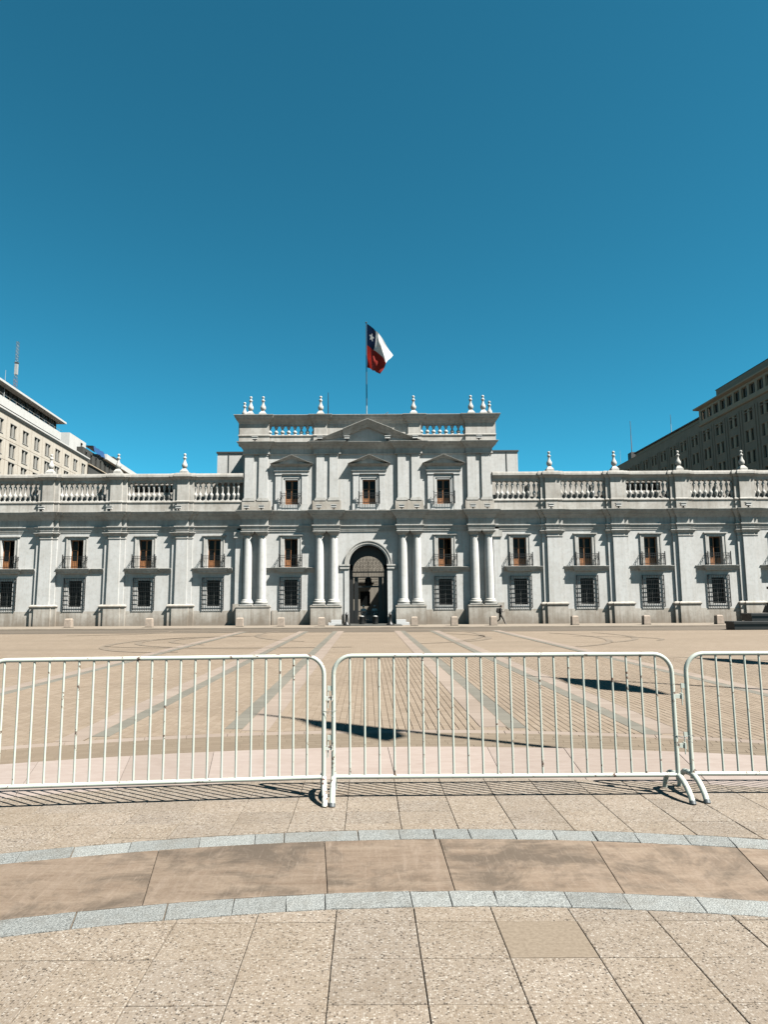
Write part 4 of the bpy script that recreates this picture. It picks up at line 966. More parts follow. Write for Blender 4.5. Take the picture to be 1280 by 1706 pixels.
# ------------------------------------------------------------------ office blocks on both sides
def pair_window(hw, h, mullion=0.34):
    f = MB(); f.box(-hw, hw, .16, .2, 0, .06); f.box(-hw, hw, .16, .2, h - .06, h); f.box(-hw - .08, hw + .08, -.07, .16, -.1, 0); f.box(-hw - .06, hw + .06, -.1, .05, h, h + .1)
    f.box(-mullion / 2, mullion / 2, -.005, .2, 0, h)
    for s_ in (-1, 1):
        x0, x1 = sorted((s_ * hw, s_ * (hw - .06))); f.box(x0, x1, .16, .2, 0, h); xm = s_ * (hw + mullion / 2) / 2; f.box(xm - .02, xm + .02, .17, .21, 0, h)
    return f
def office_windows(root, xs, zs, hw, h, mat, mull=0.34):
    fm = pair_window(hw, h, mull).mesh('window', mat); pm_ = MB().box(mull / 2, hw - .05, .2, .22, .05, h - .05).mesh('pane', M['win_dark'])
    pm2 = MB().box(-hw + .05, -mull / 2, .2, .22, .05, h - .05).mesh('pane', M['win_dark'])
    for x in xs:
        for z in zs:
            w_ = put('window', fm, root, (x, 0, z)); put('pane', pm_, w_); put('pane', pm2, w_)
# left block: local x runs away from the camera along the street, local -y faces the street
ang = pi / 2 + math.atan(0.055)
LB = empty('office_building', (-55.6, 100.0, ZP), ang)
tag(LB, 'cream stone office block in full sun beyond the left wing, with a white roof canopy', 'building')
wx = [4.4 * k + 0.2 for k in range(-4, 10)]; wz = [z - ZP - 1.03 for z in (15.6, 18.9, 22.2, 25.1, 28.3)]
WH, WW = 2.05, 1.02
MB().wall(-22, 37.6, 0, 31.9, [(x - WW, x + WW, z, z + WH) for x in wx if x < 37 for z in wz], 0, 0.35).build('wall', M['cream'], LB)
MB().add([(37.6, 0, 0), (37.6, 16, 0), (37.6, 16, 31.9), (37.6, 0, 31.9)], [(0, 1, 2, 3)]).build('end_wall', M['cream'], LB)
office_windows(LB, [x for x in wx if x < 37], wz, WW, WH, M['win_frame'])
jb = MB()
for z in [q - 0.75 for q in wz] + [31.0]: jb.box(-22, 37.6, -.012, 0.0, z, z + .05)
for x in [q + 2.2 for q in wx if q < 36]: jb.box(x - .025, x + .025, -.011, 0.0, 0, 31.0)
jb.build('wall_joints', simple('brown stone joint line', (0.36, 0.27, 0.19), 0.9), LB)  # thin brown strips marking the joints of the cladding
MB().sweep([(-22, 0), (37.6, 0), (37.6, 16)], [(0, 31.3), (.15, 31.35), (.15, 31.5), (.35, 31.6), (.35, 31.85), (0, 31.95), (-.3, 31.95), (-.3, 31.3)]).build('roof_cornice', M['white_trim'], LB)
pr = MB().sweep([(-22, 0.9), (25.6, 0.9), (25.6, 14)], [(0, 32.75), (0, 34.2), (-.3, 34.2), (-.3, 32.75)]); pr.build('terrace_parapet', M['white_trim'], LB)
tr = MB(); 
for k in range(22): tr.tube([(-22 + 2.2 * k, .75, 34.2), (-22 + 2.2 * k, .75, 34.5)], .03, 4)
tr.tube([(-22, .75, 34.5), (25.6, .75, 34.5)], .035, 4); tr.build('terrace_rail', M['win_frame'], LB)
MB().box(-22, 37, 1.3, 15.5, 31.8, 32.7).build('terrace_deck', M['lead'], LB)
ph = MB(); ph.wall(-22, 25.2, 32.7, 36.4, [(-21 + 3.1 * k, -18.6 + 3.1 * k, 34.0, 36.1) for k in range(15)], 1.7, .2); ph.add([(25.2, 1.7, 32.7), (25.2, 13, 32.7), (25.2, 13, 36.4), (25.2, 1.7, 36.4)], [(0, 1, 2, 3)]); ph.build('penthouse_wall', M['dark_clad'], LB)
pg = MB()
for k in range(15): pg.box(-21 + 3.1 * k, -18.6 + 3.1 * k, 1.85, 1.9, 34.0, 36.1)
pg.build('penthouse_glazing', M['win_dark'], LB)
MB().box(-22, 26.8, 0.45, 14, 36.15, 36.5).build('roof_canopy', M['white_trim'], LB)
vb = MB(); vb.lathe([(.45, 0), (.45, .8), (.7, .85), (.7, 1.05), (.1, 1.25)], 10); v_ = vb.build('roof_vent', M['lead'], LB, (16.2, 2.6, 36.5))
MB().lathe([(.46, 0), (.46, .55)], 10).build('vent_collar', M['white_trim'], v_)

# darker block behind it
DB = empty('office_building', (-58.0, 139.5, ZP), ang)
tag(DB, 'dark weathered block with a pale roof edge and blue tarpaulin, behind the cream office block', 'building')
dx = [3.1 * k + 3 for k in range(18)]
MB().wall(0, 62, 0, 31.0, [], 0.3, .3).build('wall', M['dark_clad'], DB)
uh_ = [(x - .55, x + .55, 31.9, 34.3) for x in dx]
MB().wall(1.2, 62, 30.9, 35.0, uh_, 2.0, .4).build('upper_wall', M['dark_clad'], DB)
MB().add([(1.2, 2.0, 30.9), (1.2, 14, 30.9), (1.2, 14, 35.0), (1.2, 2.0, 35.0)], [(0, 1, 2, 3)]).build('end_wall', M['dark_clad'], DB)
wm = MB(); wm.box(-.62, -.5, -.12, .1, -.05, 2.4); wm.box(.5, .62, -.12, .1, -.05, 2.4); wm.box(-.62, .62, -.12, .1, 2.3, 2.45); wf = wm.mesh('window', M['dark_clad']); wp = MB().box(-.5, .5, .2, .22, 0, 2.4).mesh('pane', M['win_dark'])
for x in dx: q = put('window', wf, DB, (x, 2.0, 31.9)); put('pane', wp, q)
MB().prism([(14, 35.0), (62, 35.0), (62, 36.2), (14, 36.2)], 1.2, 4).build('roof_fascia', M['white_trim'], DB)
MB().box(0.0, 62, 0.0, 12, 30.95, 31.1).build('ledge', M['grey_trim'], DB)
px = MB(); px.wall(-3.0, 6.5, 31.1, 37.0, [(3.3, 4.7, 33.4, 36.4)], 3.3, .3); px.add([(-3, 3.3, 31.1), (-3, 12, 31.1), (-3, 12, 37), (-3, 3.3, 37)], [(0, 1, 2, 3)]); px.add([(-3, 3.3, 37), (6.5, 3.3, 37), (6.5, 12, 37), (-3, 12, 37)], [(0, 1, 2, 3)]); px.build('stair_head', M['white_trim'], DB)
MB().box(3.2, 4.8, 3.55, 3.6, 33.3, 36.5).build('stair_door', M['iron'], DB)
tp = MB()
for i in range(8):
    x0, x1 = 6.8 + i * .9, 6.8 + (i + 1) * .9; a, b_ = .12 * sin(i * 2.1), .12 * sin((i + 1) * 2.1)
    tp.add([(x0, 1.5, 35.1 + a), (x1, 1.5, 35.1 + b_), (x1, 1.8, 36.5 + b_), (x0, 1.8, 36.5 + a), (x0, 4, 36.6), (x1, 4, 36.6)], [(0, 1, 2, 3), (3, 2, 5, 4)])
tp.build('tarpaulin', M['tarp'], DB)
MB().box(21.5, 24.5, 2, 4, 36.2, 37.2).build('roof_plant', M['lead'], DB)

# right block, in shade: local x runs towards the camera
RB = empty('office_building', (61.0, 101.0, ZP), -pi / 2)
tag(RB, 'long grey government block in shade beyond the right wing, with loggia storey on top', 'building')
rx = [-4.47 * k - 4.2 for k in range(-5, 16)]; rz = [z - ZP for z in (13.0, 16.2, 19.5, 22.75, 26.15, 29.5)]
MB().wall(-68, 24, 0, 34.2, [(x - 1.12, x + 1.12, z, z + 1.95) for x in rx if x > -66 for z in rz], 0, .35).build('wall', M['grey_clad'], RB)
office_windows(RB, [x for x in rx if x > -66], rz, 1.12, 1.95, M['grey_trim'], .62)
sf = MB()
for x in rx:
    for q in (-1.85, 1.85): sf.box(x + q - .07, x + q + .07, -.09, 0.0, 0, 32.6)
    sf.box(x - 1.35, x + 1.35, -.1, 0.0, 31.75, 31.9)
sf.build('wall_ribs', M['grey_clad'], RB)
lo = MB(); lh = [(-18.9 + 2.23 * k, -17.3 + 2.23 * k, 34.25, 36.0) for k in range(18)]
lo.wall(-19.6, 24, 33.4, 36.5, lh, -.12, .5); lo.add([(-19.6, -.12, 33.4), (-19.6, 12, 33.4), (-19.6, 12, 36.5), (-19.6, -.12, 36.5)], [(0, 1, 2, 3)]); lo.build('loggia', M['grey_trim'], RB)
lf = MB()
lf.box(-.8, .8, .1, .16, 0, .07); lf.box(-.8, .8, .1, .16, 1.68, 1.75); lf.box(-.8, -.72, .1, .16, 0, 1.75); lf.box(.72, .8, .1, .16, 0, 1.75); lf.box(-.03, .03, .1, .16, 0, 1.75); lfm = lf.mesh('window', M['grey_trim']); lpm = MB().box(-.76, .76, .2, .22, 0.02, 1.73).mesh('pane', M['win_dark'])
for a, b_, c, d in lh: q = put('window', lfm, RB, ((a + b_) / 2, 0.05, c)); put('pane', lpm, q)
MB().sweep([(-20.0, 12), (-20.0, -.2), (24, -.2)], [(0, 36.4), (.15, 36.45), (.55, 36.6), (.55, 36.85), (0, 36.95), (-.3, 36.95), (-.3, 36.4)]).build('roof_cornice', M['grey_trim'], RB)
MB().sweep([(-19.6, -.12), (24, -.12)], [(0, 33.3), (.2, 33.4), (.25, 33.6), (0, 33.7), (-.1, 33.7), (-.1, 33.3)]).build('string_course', M['grey_trim'], RB)
at = MB(); at.wall(-14.2, 24, 36.9, 38.5, [(-13.6 + 2.4 * k, -12.2 + 2.4 * k, 37.25, 37.45) for k in range(15)], .45, .3); at.add([(-14.2, .45, 36.9), (-14.2, 10, 36.9), (-14.2, 10, 38.5), (-14.2, .45, 38.5)], [(0, 1, 2, 3)]); at.build('attic_storey', M['grey_clad'], RB)
MB().box(-14.4, 24, .4, 10, 38.5, 38.6).build('attic_roof', M['lead'], RB)
lr = MB(); lr.wall(-53, -20.0, 34.2, 35.6, [(-52 + 1.5 * k, -51.1 + 1.5 * k, 34.45, 35.1) for k in range(21)], 1.4, .2); lr.build('low_attic', M['grey_trim'], RB)
MB().box(-53, -20, 1.0, 10, 35.6, 35.85).build('low_attic_roof', M['roofing'], RB)
MB().box(-68, 24, -.08, 12, 34.2, 34.32).build('eaves', M['grey_clad'], RB)
MB().box(-55.5, -53.5, .6, 3, 34.3, 36.2).build('roof_plant', M['lead'], RB)

def mast(name, x, y, z0, z1, r, mats, label, cat='antenna'):
    e = empty(name, (x, y, z0)); tag(e, label, cat); n_ = len(mats)
    for i, m_ in enumerate(mats):
        a, b_ = (z1 - z0) * i / n_, (z1 - z0) * (i + 1) / n_
        MB().tube([(0, 0, a), (0, 0, b_)], [r * (1 - .5 * i / n_), r * (1 - .5 * (i + 1) / n_)], 6).build('mast_section', M[m_], e)
    return e
# lattice mast with climbing panels, left
lm = empty('lattice_mast', (-59.15, 110.5, 34.5)); tag(lm, 'tall red and white lattice radio mast on the cream office block roof', 'antenna')
for nm, z0, z1, mt in (('mast_section', 0, 2.6, 'pole_white'), ('mast_section', 2.6, 4.6, 'red_paint'), ('mast_section', 4.6, 11.0, 'steel')):
    q = MB(); hw = .22 if z0 < 4 else .18
    for sx in (-1, 1):
        for sy in (-1, 1): q.box(sx * hw - .016, sx * hw + .016, sy * hw - .016, sy * hw + .016, z0, z1)
    z = z0
    while z < z1 - .3:
        q.tube([(-hw, -hw, z), (hw, -hw, min(z + .6, z1))], .025, 4); q.tube([(hw, hw, z), (-hw, hw, min(z + .6, z1))], .025, 4); q.tube([(hw, -hw, z), (-hw, -hw, min(z + .6, z1))], .025, 4); z += .6
    q.build(nm, M[mt], lm)
MB().box(-.22, .22, -.22, .22, 5.2, 7.0).build('antenna_panel', M['pole_white'], lm); MB().box(-.3, .3, -.3, .3, 7.2, 7.3).build('platform', M['steel'], lm)
mast('antenna_mast', -56.9, 103.2, 32.5, 37.9, .06, ['pole_white', 'pole_white'], 'thin white pole with a small lamp head in front of the cream office block canopy')
e_ = mast('antenna_mast', 66.0, 165.0, 34.8, 45.6, .13, ['steel', 'red_paint', 'steel'], 'tall dark whip mast on the far end of the grey right-hand block')
mast('antenna_mast', 66.0, 143.0, 34.9, 41.1, .1, ['pole_white', 'pole_white', 'steel'], 'pale whip antenna on the low roof beside the loggia of the right-hand block')
mast('antenna_mast', 66.0, 172.6, 34.0, 40.0, .05, ['pole_white'], 'very thin white aerial at the far left end of the right-hand block roof')
mast('antenna_mast', XC - 3.95, 66.5, 19.5, 22.4, .055, ['iron', 'iron'], 'short dark aerial on the palace attic between the flag and a finial')

# ------------------------------------------------------------------ flags
def flag_mesh(c, folds=3.2, amp=0.22, bow=None):
    """c: corners hoist-top, fly-top, fly-bottom, hoist-bottom; cloth with hanging folds"""
    nu, nv = 30, 22; me = bpy.data.meshes.new('flag'); vs = []; fs = []; uv = []
    A, B, C_, D = [Vector(p) for p in c]; nrm = (B - A).cross(D - A).normalized()
    for j in range(nv + 1):
        v = j / nv
        for i in range(nu + 1):
            u = i / nu
            p = (A * (1 - u) + B * u) * v + (D * (1 - u) + C_ * u) * (1 - v)
            k = sin(folds * 2 * pi * (u * .75 + (1 - v) * .35) + .8) * amp * min(1, u * 2.2) + sin(9 * u - 5 * v) * amp * .35 * u
            p = p + nrm * k
            if bow: p = p + Vector(bow) * (sin(pi * u) * .6 + .4 * u)
            p.z -= .12 * sin(pi * u) * (1 - v) + .05 * sin(7 * u + 3 * v) * u
            vs.append(p); uv.append((u, v))
    for j in range(nv):
        for i in range(nu): a = j * (nu + 1) + i; fs.append((a, a + 1, a + nu + 2, a + nu + 1))
    me.from_pydata(vs, [], fs); l_ = me.uv_layers.new(name='UVMap')
    for li, lp in enumerate(me.loops): l_.data[li].uv = uv[lp.vertex_index]
    me.polygons.foreach_set('use_smooth', [True] * len(fs)); me.materials.append(M['flag']); me.update(); return me
fy = 66.5; fx = 0.07
fp = empty('flagpole', (fx, fy, 19.6)); tag(fp, 'flagpole standing on the roof at the middle of the palace', 'flagpole')
MB().tube([(0, 0, 0), (0, 0, 1.4)], [.055, .054], 8).build('pole', M['pole_white'], fp); MB().tube([(0, 0, 1.4), (0, 0, 10.1)], [.055, .035], 8).build('pole_top', M['dark_steel'], fp)
MB().lathe([(.02, 10.08), (.09, 10.14), (.09, 10.22), (.01, 10.28)], 8).build('pole_finial', M['bronze'], fp)
def roof_flag():
    nu, nv = 44, 36; me = bpy.data.meshes.new('flag'); vs = []; fs = []; uv = []
    for j in range(nv + 1):
        v = j / nv
        for i in range(nu + 1):
            u = i / nu
            x = (.06 + (2.62 - .06) * u) * v + (.06 + (1.33 - .06) * u) * (1 - v)
            z = -3.75 * u * v + (-4.6 - 1.5 * u) * (1 - v)
            turn = .46 + .30 * (1 - v) ** 1.5
            y = -1.75 * x if u < turn else -1.75 * x * turn / u + (x - x * turn / u) * (.75 * v - 1.3 * (1 - v))
            w_ = min(1, u * 3)
            y += w_ * (.20 * sin(9.5 * u + 4.2 * v) + .10 * sin(17 * u - 7 * v + 1) + .12 * sin(5 * u + 11 * v))
            x += w_ * (.07 * sin(8 * v + 6 * u)); z += w_ * .08 * sin(10 * u + 3 * v)
            # gathered lower hoist corner catching the light
            k = math.exp(-((u - .07) / .09) ** 2 - ((v - .13) / .11) ** 2); y += .5 * k; x += .05 * k
            vs.append((x, y, z)); uv.append((u, v))
    for j in range(nv):
        for i in range(nu): a = j * (nu + 1) + i; fs.append((a, a + 1, a + nu + 2, a + nu + 1))
    me.from_pydata(vs, [], fs); l_ = me.uv_layers.new(name='UVMap')
    for li, lp in enumerate(me.loops): l_.data[li].uv = uv[lp.vertex_index]
    me.polygons.foreach_set('use_smooth', [True] * len(fs)); me.materials.append(M['flag']); me.update(); return me
fl = put('flag', roof_flag(), None, (fx, fy, 29.62))
tag(fl, 'national flag in blue, white and red with one star, drooping from the roof pole', 'flag')
# three flagpoles beyond the right edge of the picture; their shadows cross the plaza
dS = Vector((1.55, -1.0)) / 2.42
for i, (tx, ty, ww, lt, lb_, ht, hb) in enumerate(((-2.23, 14.18, .95, -3.2, -4.25, -1.0, -4.4), (4.78, 20.91, 2.4, -1.9, -4.4, -1.0, -3.2), (12.16, 27.48, 2.3, -1.9, -4.2, -.8, -3.2))):
    H = 18.0; x, y = tx + dS.x * H, ty + dS.y * H
    e = empty('flagpole', (x, y, ZP)); tag(e, f'tall white ground flagpole beside the plaza, {ordinal(i)} counted from the barriers', 'flagpole', 'flagpoles on the plaza')
    MB().tube([(0, 0, 0), (0, 0, H)], [.14, .055], 12).build('pole', M['pole_white'], e); MB().lathe([(.3, 0), (.3, .12), (.2, .2), (.12, .5)], 12).build('base', M['bronze'], e)
    d = Vector((-.1, -.99, 0))
    o = put('flag', flag_mesh([(0, 0, ht), tuple(d * ww + Vector((0, 0, lt))), tuple(d * ww * 1.06 + Vector((0, 0, lb_))), (0, 0, hb)], 1.5, .1), None, (x, y, ZP + H))
    tag(o, f'cloth flag hanging on the {ordinal(i)} plaza flagpole counted from the barriers', 'flag', 'flags on the plaza poles')

# ------------------------------------------------------------------ bollards, steps, monument
sbm = MB(); sbm.frustum(.29, .27, 0, .72, 0, 0, .29, .27); sbm.frustum(.27, .2, .72, .8, 0, 0, .27, .2); sb_me = sbm.mesh('stone_bollard', M['pale_stone'])
sb2 = MB(); sb2.frustum(.3, .3, 0, .08); sbb_me = sb2.mesh('base', M['pavement'])
bx = [-32.9, -25.9, -18.9, -11.05, -7.48, -3.97, 4.09, 7.56, 10.95, 18.0, 24.2, 30.5]
lbl = {5: 'pale stone bollard just left of the white step at the doorway', 6: 'pale stone bollard just right of the white step at the doorway', 8: 'pale stone bollard right beside the walking pedestrian',
       0: 'pale stone bollard at the far left edge of the palace sidewalk', 11: 'pale stone bollard next to the black monument steps'}
for i, x in enumerate(bx):
    zb = ZP + .09
    e = empty('stone_bollard', (x, 59.5, zb)); put('block', sb_me, e); put('base', sbb_me, e)
    side = f'squat pale stone bollard, {ordinal(i)} from the left along the palace sidewalk' if i < 6 else f'squat pale stone bollard, {ordinal(11 - i)} from the right along the palace sidewalk'
    tag(e, lbl.get(i, side), 'bollard', 'stone bollards along the palace sidewalk')
ibm = MB().lathe([(.34, 0), (.34, .06), (.2, .2), (.14, .32), (.125, .85), (.15, .88), (.15, .93), (.1, 1.0), (.06, 1.1), (.0, 1.16)], 12).mesh('post', M['iron'])
for x, y, lb in ((-1.83, 60.9, 'black iron bollard in front of the left door jamb'), (2.05, 60.9, 'black iron bollard in front of the right door jamb')):
    e = empty('iron_bollard', (x, y, ZP + .13)); put('post', ibm, e); tag(e, lb, 'bollard', 'iron bollards at the doorway')
    MB().lathe([(.36, 0), (.36, .05)], 12).build('foot_plate', M['iron'], e)
ubm = MB().lathe([(.24, 0), (.25, .1), (.27, .6), (.3, .64), (.3, .7), (.2, .72)], 12).mesh('drum', M['iron'])
for x, lb in ((-0.5, 'short dark drum bollard in the doorway below the left guard'), (0.75, 'short dark drum bollard in the doorway below the right guard')):
    e = empty('drum_bollard', (x, 63.4, ZP + .135)); put('drum', ubm, e); MB().lathe([(.2, .7), (.18, .75), (.02, .78)], 12).build('cap', M['lamp_white'], e); tag(e, lb, 'bollard', 'drum bollards in the doorway')
for s_, x, lb in ((-1, -2.99, 'white stepped block left of the doorway against the column pedestal'), (1, 3.3, 'white stepped block right of the doorway against the column pedestal')):
    e = empty('stepped_block', (x, 63.7, ZP + .05)); tag(e, lb, 'steps')
    MB().box(-.6, .6, -.5, .34, 0, .24).build('lower_step', M['white_block'], e)
    x0, x1 = (-.35, .6) if s_ < 0 else (-.6, .28); MB().box(x0, x1, -.42, .34, .24, .48).build('upper_step', M['white_block'], e)
mo = empty('monument', (26.2, 50.4, ZP)); tag(mo, 'black granite stepped base of a monument at the right edge', 'monument')
def stepblock(x0, x1, y0, y1, z0, z1):
    m_ = MB(); m_.box(x0 + .08, x1, y0 + .08, y1, z0, z1 - .16); m_.box(x0, x1, y0, y1, z1 - .16, z1); m_.frustum((x1 - x0) / 2, (x1 - x0) / 2 - .05, z1, z1 + .03, (x0 + x1) / 2, (y0 + y1) / 2, (y1 - y0) / 2, (y1 - y0) / 2 - .05); return m_
stepblock(0.72, 12, 0, 1.3, 0, .58).build('lower_step', M['black_granite'], mo)
stepblock(2.55, 11, 0.9, 2.4, .6, 1.15).build('upper_step', M['black_granite'], mo)
m_ = MB(); m_.frustum(3.4, 3.2, 1.18, 1.75, 8.2, 2.6, .75, .65); m_.box(5.1, 11.3, 2.0, 3.2, 1.75, 1.95); m_.frustum(2.95, 2.85, 1.95, 3.0, 8.2, 2.6, .55, .5); m_.box(5.2, 11.2, 2.0, 3.2, 3.0, 3.2); m_.build('pedestal', M['bronze'], mo)
q = MB().lathe([(.12, 0), (.3, .12), (.24, .3), (.32, .5), (.1, .75)], 10); q.build('ornament', M['bronze'], mo, (5.2, 1.6, 2.5))

# ------------------------------------------------------------------ crowd barriers
def barrier(name, x0, y0, x1, y1, nbar, label, foot_l=True, foot_r=True, rust_r=False):
    """frame from (x0,y0) to (x1,y1); local x runs along the barrier"""
    L = hypot(x1 - x0, y1 - y0); e = empty(name, (x0, y0, 0), atan2(y1 - y0, x1 - x0)); tag(e, label, 'barrier', 'white crowd barriers across the promenade')
    zt_, zb_, R, r = 1.05, 0.155, .14, .0165
    P = [(0, 0, .12)] + [(0, 0, z) for z in (.3, .6, zt_ - R)] + [(R - R * cos(t), 0, zt_ - R + R * sin(t)) for t in [pi / 2 * i / 8 for i in range(1, 9)]]
    P += [(L * k, 0, zt_) for k in (.3, .5, .7)] + [(L - R + R * sin(t), 0, zt_ - R + R * cos(t)) for t in [pi / 2 * i / 8 for i in range(0, 9)]] + [(L, 0, z) for z in (.6, .3, .12)]
    MB().tube(P, r, 12).build('frame', M['barrier'], e)
    q = MB(); q.tube([(r, 0, zb_), (L - r, 0, zb_)], .0165, 10); q.build('bottom_rail', M['barrier'], e)
    sx0, sx1 = .125, L - .125
    bar = MB().tube([(0, 0, zb_ + .01), (0, 0, zt_ - .012)], .0085, 8).mesh('bar', M['barrier'])
    for i in range(nbar): put('bar', bar, e, (sx0 + (sx1 - sx0) * i / (nbar - 1) + random.uniform(-.002, .002), 0, 0))
    for side, on in ((0, foot_l), (1, foot_r)):
        if not on: continue
        x = L * side; m_ = MB(); dx_ = .035 * (1 if side else -1) * 0
        m_.tube([(x, .25, 0.0), (x, .235, .05), (x, .20, .105), (x, .14, .14), (x, .05, .15), (x, -.04, .145), (x, -.10, .12), (x, -.15, .085), (x, -.19, .045), (x, -.215, 0.0)], [.017, .018, .02, .021, .021, .021, .021, .021, .021, .022], 10)
        f_ = m_.build('foot', M['barrier_rust'] if (side and rust_r) else M['barrier'], e)
        if not (side and rust_r): MB().tube([(x, -.205, .022), (x, -.2165, -.001)], .0235, 10).build('foot_cap', M['steel'], f_)
    # hinge lugs on the right post, hook plates on the left post
    for z in (.73, .365):
        m_ = MB(); m_.box(L + .012, L + .062, -.012, .012, z - .012, z + .018); m_.box(L + .058, L + .07, -.02, .02, z - .02, z + .025); m_.build('hinge_lug', M['barrier_rust'] if rust_r else M['barrier'], e)
        m_ = MB(); m_.box(-.046, -.012, -.007, .007, z + .06, z + .095); m_.tube([(-.042, 0, z + .075), (-.042, 0, z - .07)], .005, 6); m_.build('hook', M['barrier'], e)
    return e
B1 = barrier('crowd_barrier', -2.80, 5.085, -.335, 5.325, 22, 'white crowd barrier running out of the left edge, rust on its foot', rust_r=True)
B2 = barrier('crowd_barrier', -.262, 5.33, 2.345, 5.34, 22, 'white crowd barrier in the middle, complete from end to end')
B3 = barrier('crowd_barrier', 2.468, 5.37, 5.04, 5.32, 22, 'white crowd barrier cut off by the right edge of the picture')
w1 = MB()
def wire(mb, xa, xb, y, z):
    mb.tube([(xa - .022, y, z), (xa, y - .024, z + .002), ((xa + xb) / 2, y - .03, z - .004), (xb, y - .024, z + .006), (xb + .022, y, z + .004)], .0016, 4)
    mb.tube([(xa - .01, y - .02, z + .004), ((xa + xb) / 2 + .01, y - .028, z - .022), (xb, y - .022, z - .05)], .0014, 4)
m_ = MB(); wire(m_, 0, .078, 0, .64); tag(m_.build('tie_wire', M['steel'], None, (-.335, 5.325, 0)), 'thin wire tied round the posts of the left and middle barriers', 'wire')
m_ = MB(); wire(m_, 0, .12, 0, .44); tag(m_.build('tie_wire', M['steel'], None, (2.345, 5.345, 0)), 'thin wire tied round the posts of the middle and right barriers', 'wire')

# ------------------------------------------------------------------ people
def person_mesh(name, joints, bones, radii, mat_fn, mats):
    """one continuous skin over a joint skeleton; materials chosen by position"""
    keys = list(joints); ix = {k: i for i, k in enumerate(keys)}
    me = bpy.data.meshes.new(name); me.from_pydata([joints[k] for k in keys], [(ix[a], ix[b_]) for a, b_ in bones], [])
    o = bpy.data.objects.new(name, me); COL.objects.link(o)
    sk = o.modifiers.new('skin', 'SKIN'); sk.use_smooth_shade = True; ss = o.modifiers.new('sub', 'SUBSURF'); ss.levels = ss.render_levels = 2
    for i, k in enumerate(keys):
        r = radii[k]; d = me.skin_vertices[0].data[i]; d.radius = r if isinstance(r, tuple) else (r, r); d.use_root = (k == 'pelvis')
    dg = bpy.context.evaluated_depsgraph_get(); m2 = bpy.data.meshes.new_from_object(o.evaluated_get(dg))
    bpy.data.objects.remove(o); m2.name = name
    m2.materials.clear()
    for m_ in mats: m2.materials.append(m_)
    for p in m2.polygons: p.material_index = mat_fn(p.center); p.use_smooth = True
    return m2
def hand(J, B, R, w_, d, up, key, s=.9):
    """palm, four fingers and a thumb, each with a knuckle"""
    d = Vector(d).normalized(); up = Vector(up).normalized(); sd = d.cross(up).normalized(); W = Vector(w_)
    J[key + 'palm'] = tuple(W + d * .07 * s); B.append((key, key + 'palm')); R[key + 'palm'] = (.032, .018)
    for i, (off, ln) in enumerate(((-.03, .062), (-.01, .075), (.01, .07), (.03, .055))):
        a = W + d * .1 * s + sd * off; b_ = a + d * ln * .55 * s; c = b_ + (d * .5 - up * .85).normalized() * ln * .5 * s
        for n_, p, pr in (('a', a, key + 'palm'), ('b', b_, key + f'f{i}a'), ('c', c, key + f'f{i}b')): J[key + f'f{i}' + n_] = tuple(p); B.append((pr, key + f'f{i}' + n_)); R[key + f'f{i}' + n_] = .009
    a = W + d * .035 * s - sd * .035; b_ = a + (d * .6 - sd * .6).normalized() * .04
    J[key + 'ta'] = tuple(a); J[key + 'tb'] = tuple(b_); B += [(key, key + 'ta'), (key + 'ta', key + 'tb')]; R[key + 'ta'] = .011; R[key + 'tb'] = .009
def head_mesh(face_dir):
    """head with brow, nose, lips, ears; faces +x, rotated afterwards"""
    h = MB(); nu, nv = 20, 14; vs = []
    for j in range(nv + 1):
        ph_ = -pi / 2 + pi * j / nv
        for i in range(nu):
            t = 2 * pi * i / nu; x = .098 * cos(ph_) * cos(t); y = .078 * cos(ph_) * sin(t); z = .122 * sin(ph_)
            if z < -.02: k = 1 - .32 * min(1, (-z - .02) / .1); y *= k; x = x * (k if x < 0 else 1 - .12 * (1 - k))
            f = max(0, cos(t)) ** 6 * cos(ph_)
            if f > 0:
                x += .028 * f * max(0, 1 - abs(z + .022) / .03)          # nose
                x += .008 * f * max(0, 1 - abs(z + .068) / .014)         # lips
                x -= .006 * f * max(0, 1 - abs(z - .012) / .016)         # eye line
            vs.append((x, y, z))
    fs = [(j * nu + i, j * nu + (i + 1) % nu, (j + 1) * nu + (i + 1) % nu, (j + 1) * nu + i) for j in range(nv) for i in range(nu)]
    h.add(vs, fs, True)
    for s_ in (-1, 1): h.lathe([(.004, -.03), (.014, -.02), (.018, 0), (.014, .022), (.004, .03)], 8, -.008, s_ * .082, -.005)
    me = h.mesh('head', M['skin']); me.transform(Matrix.Rotation(face_dir, 4, 'Z')); return me
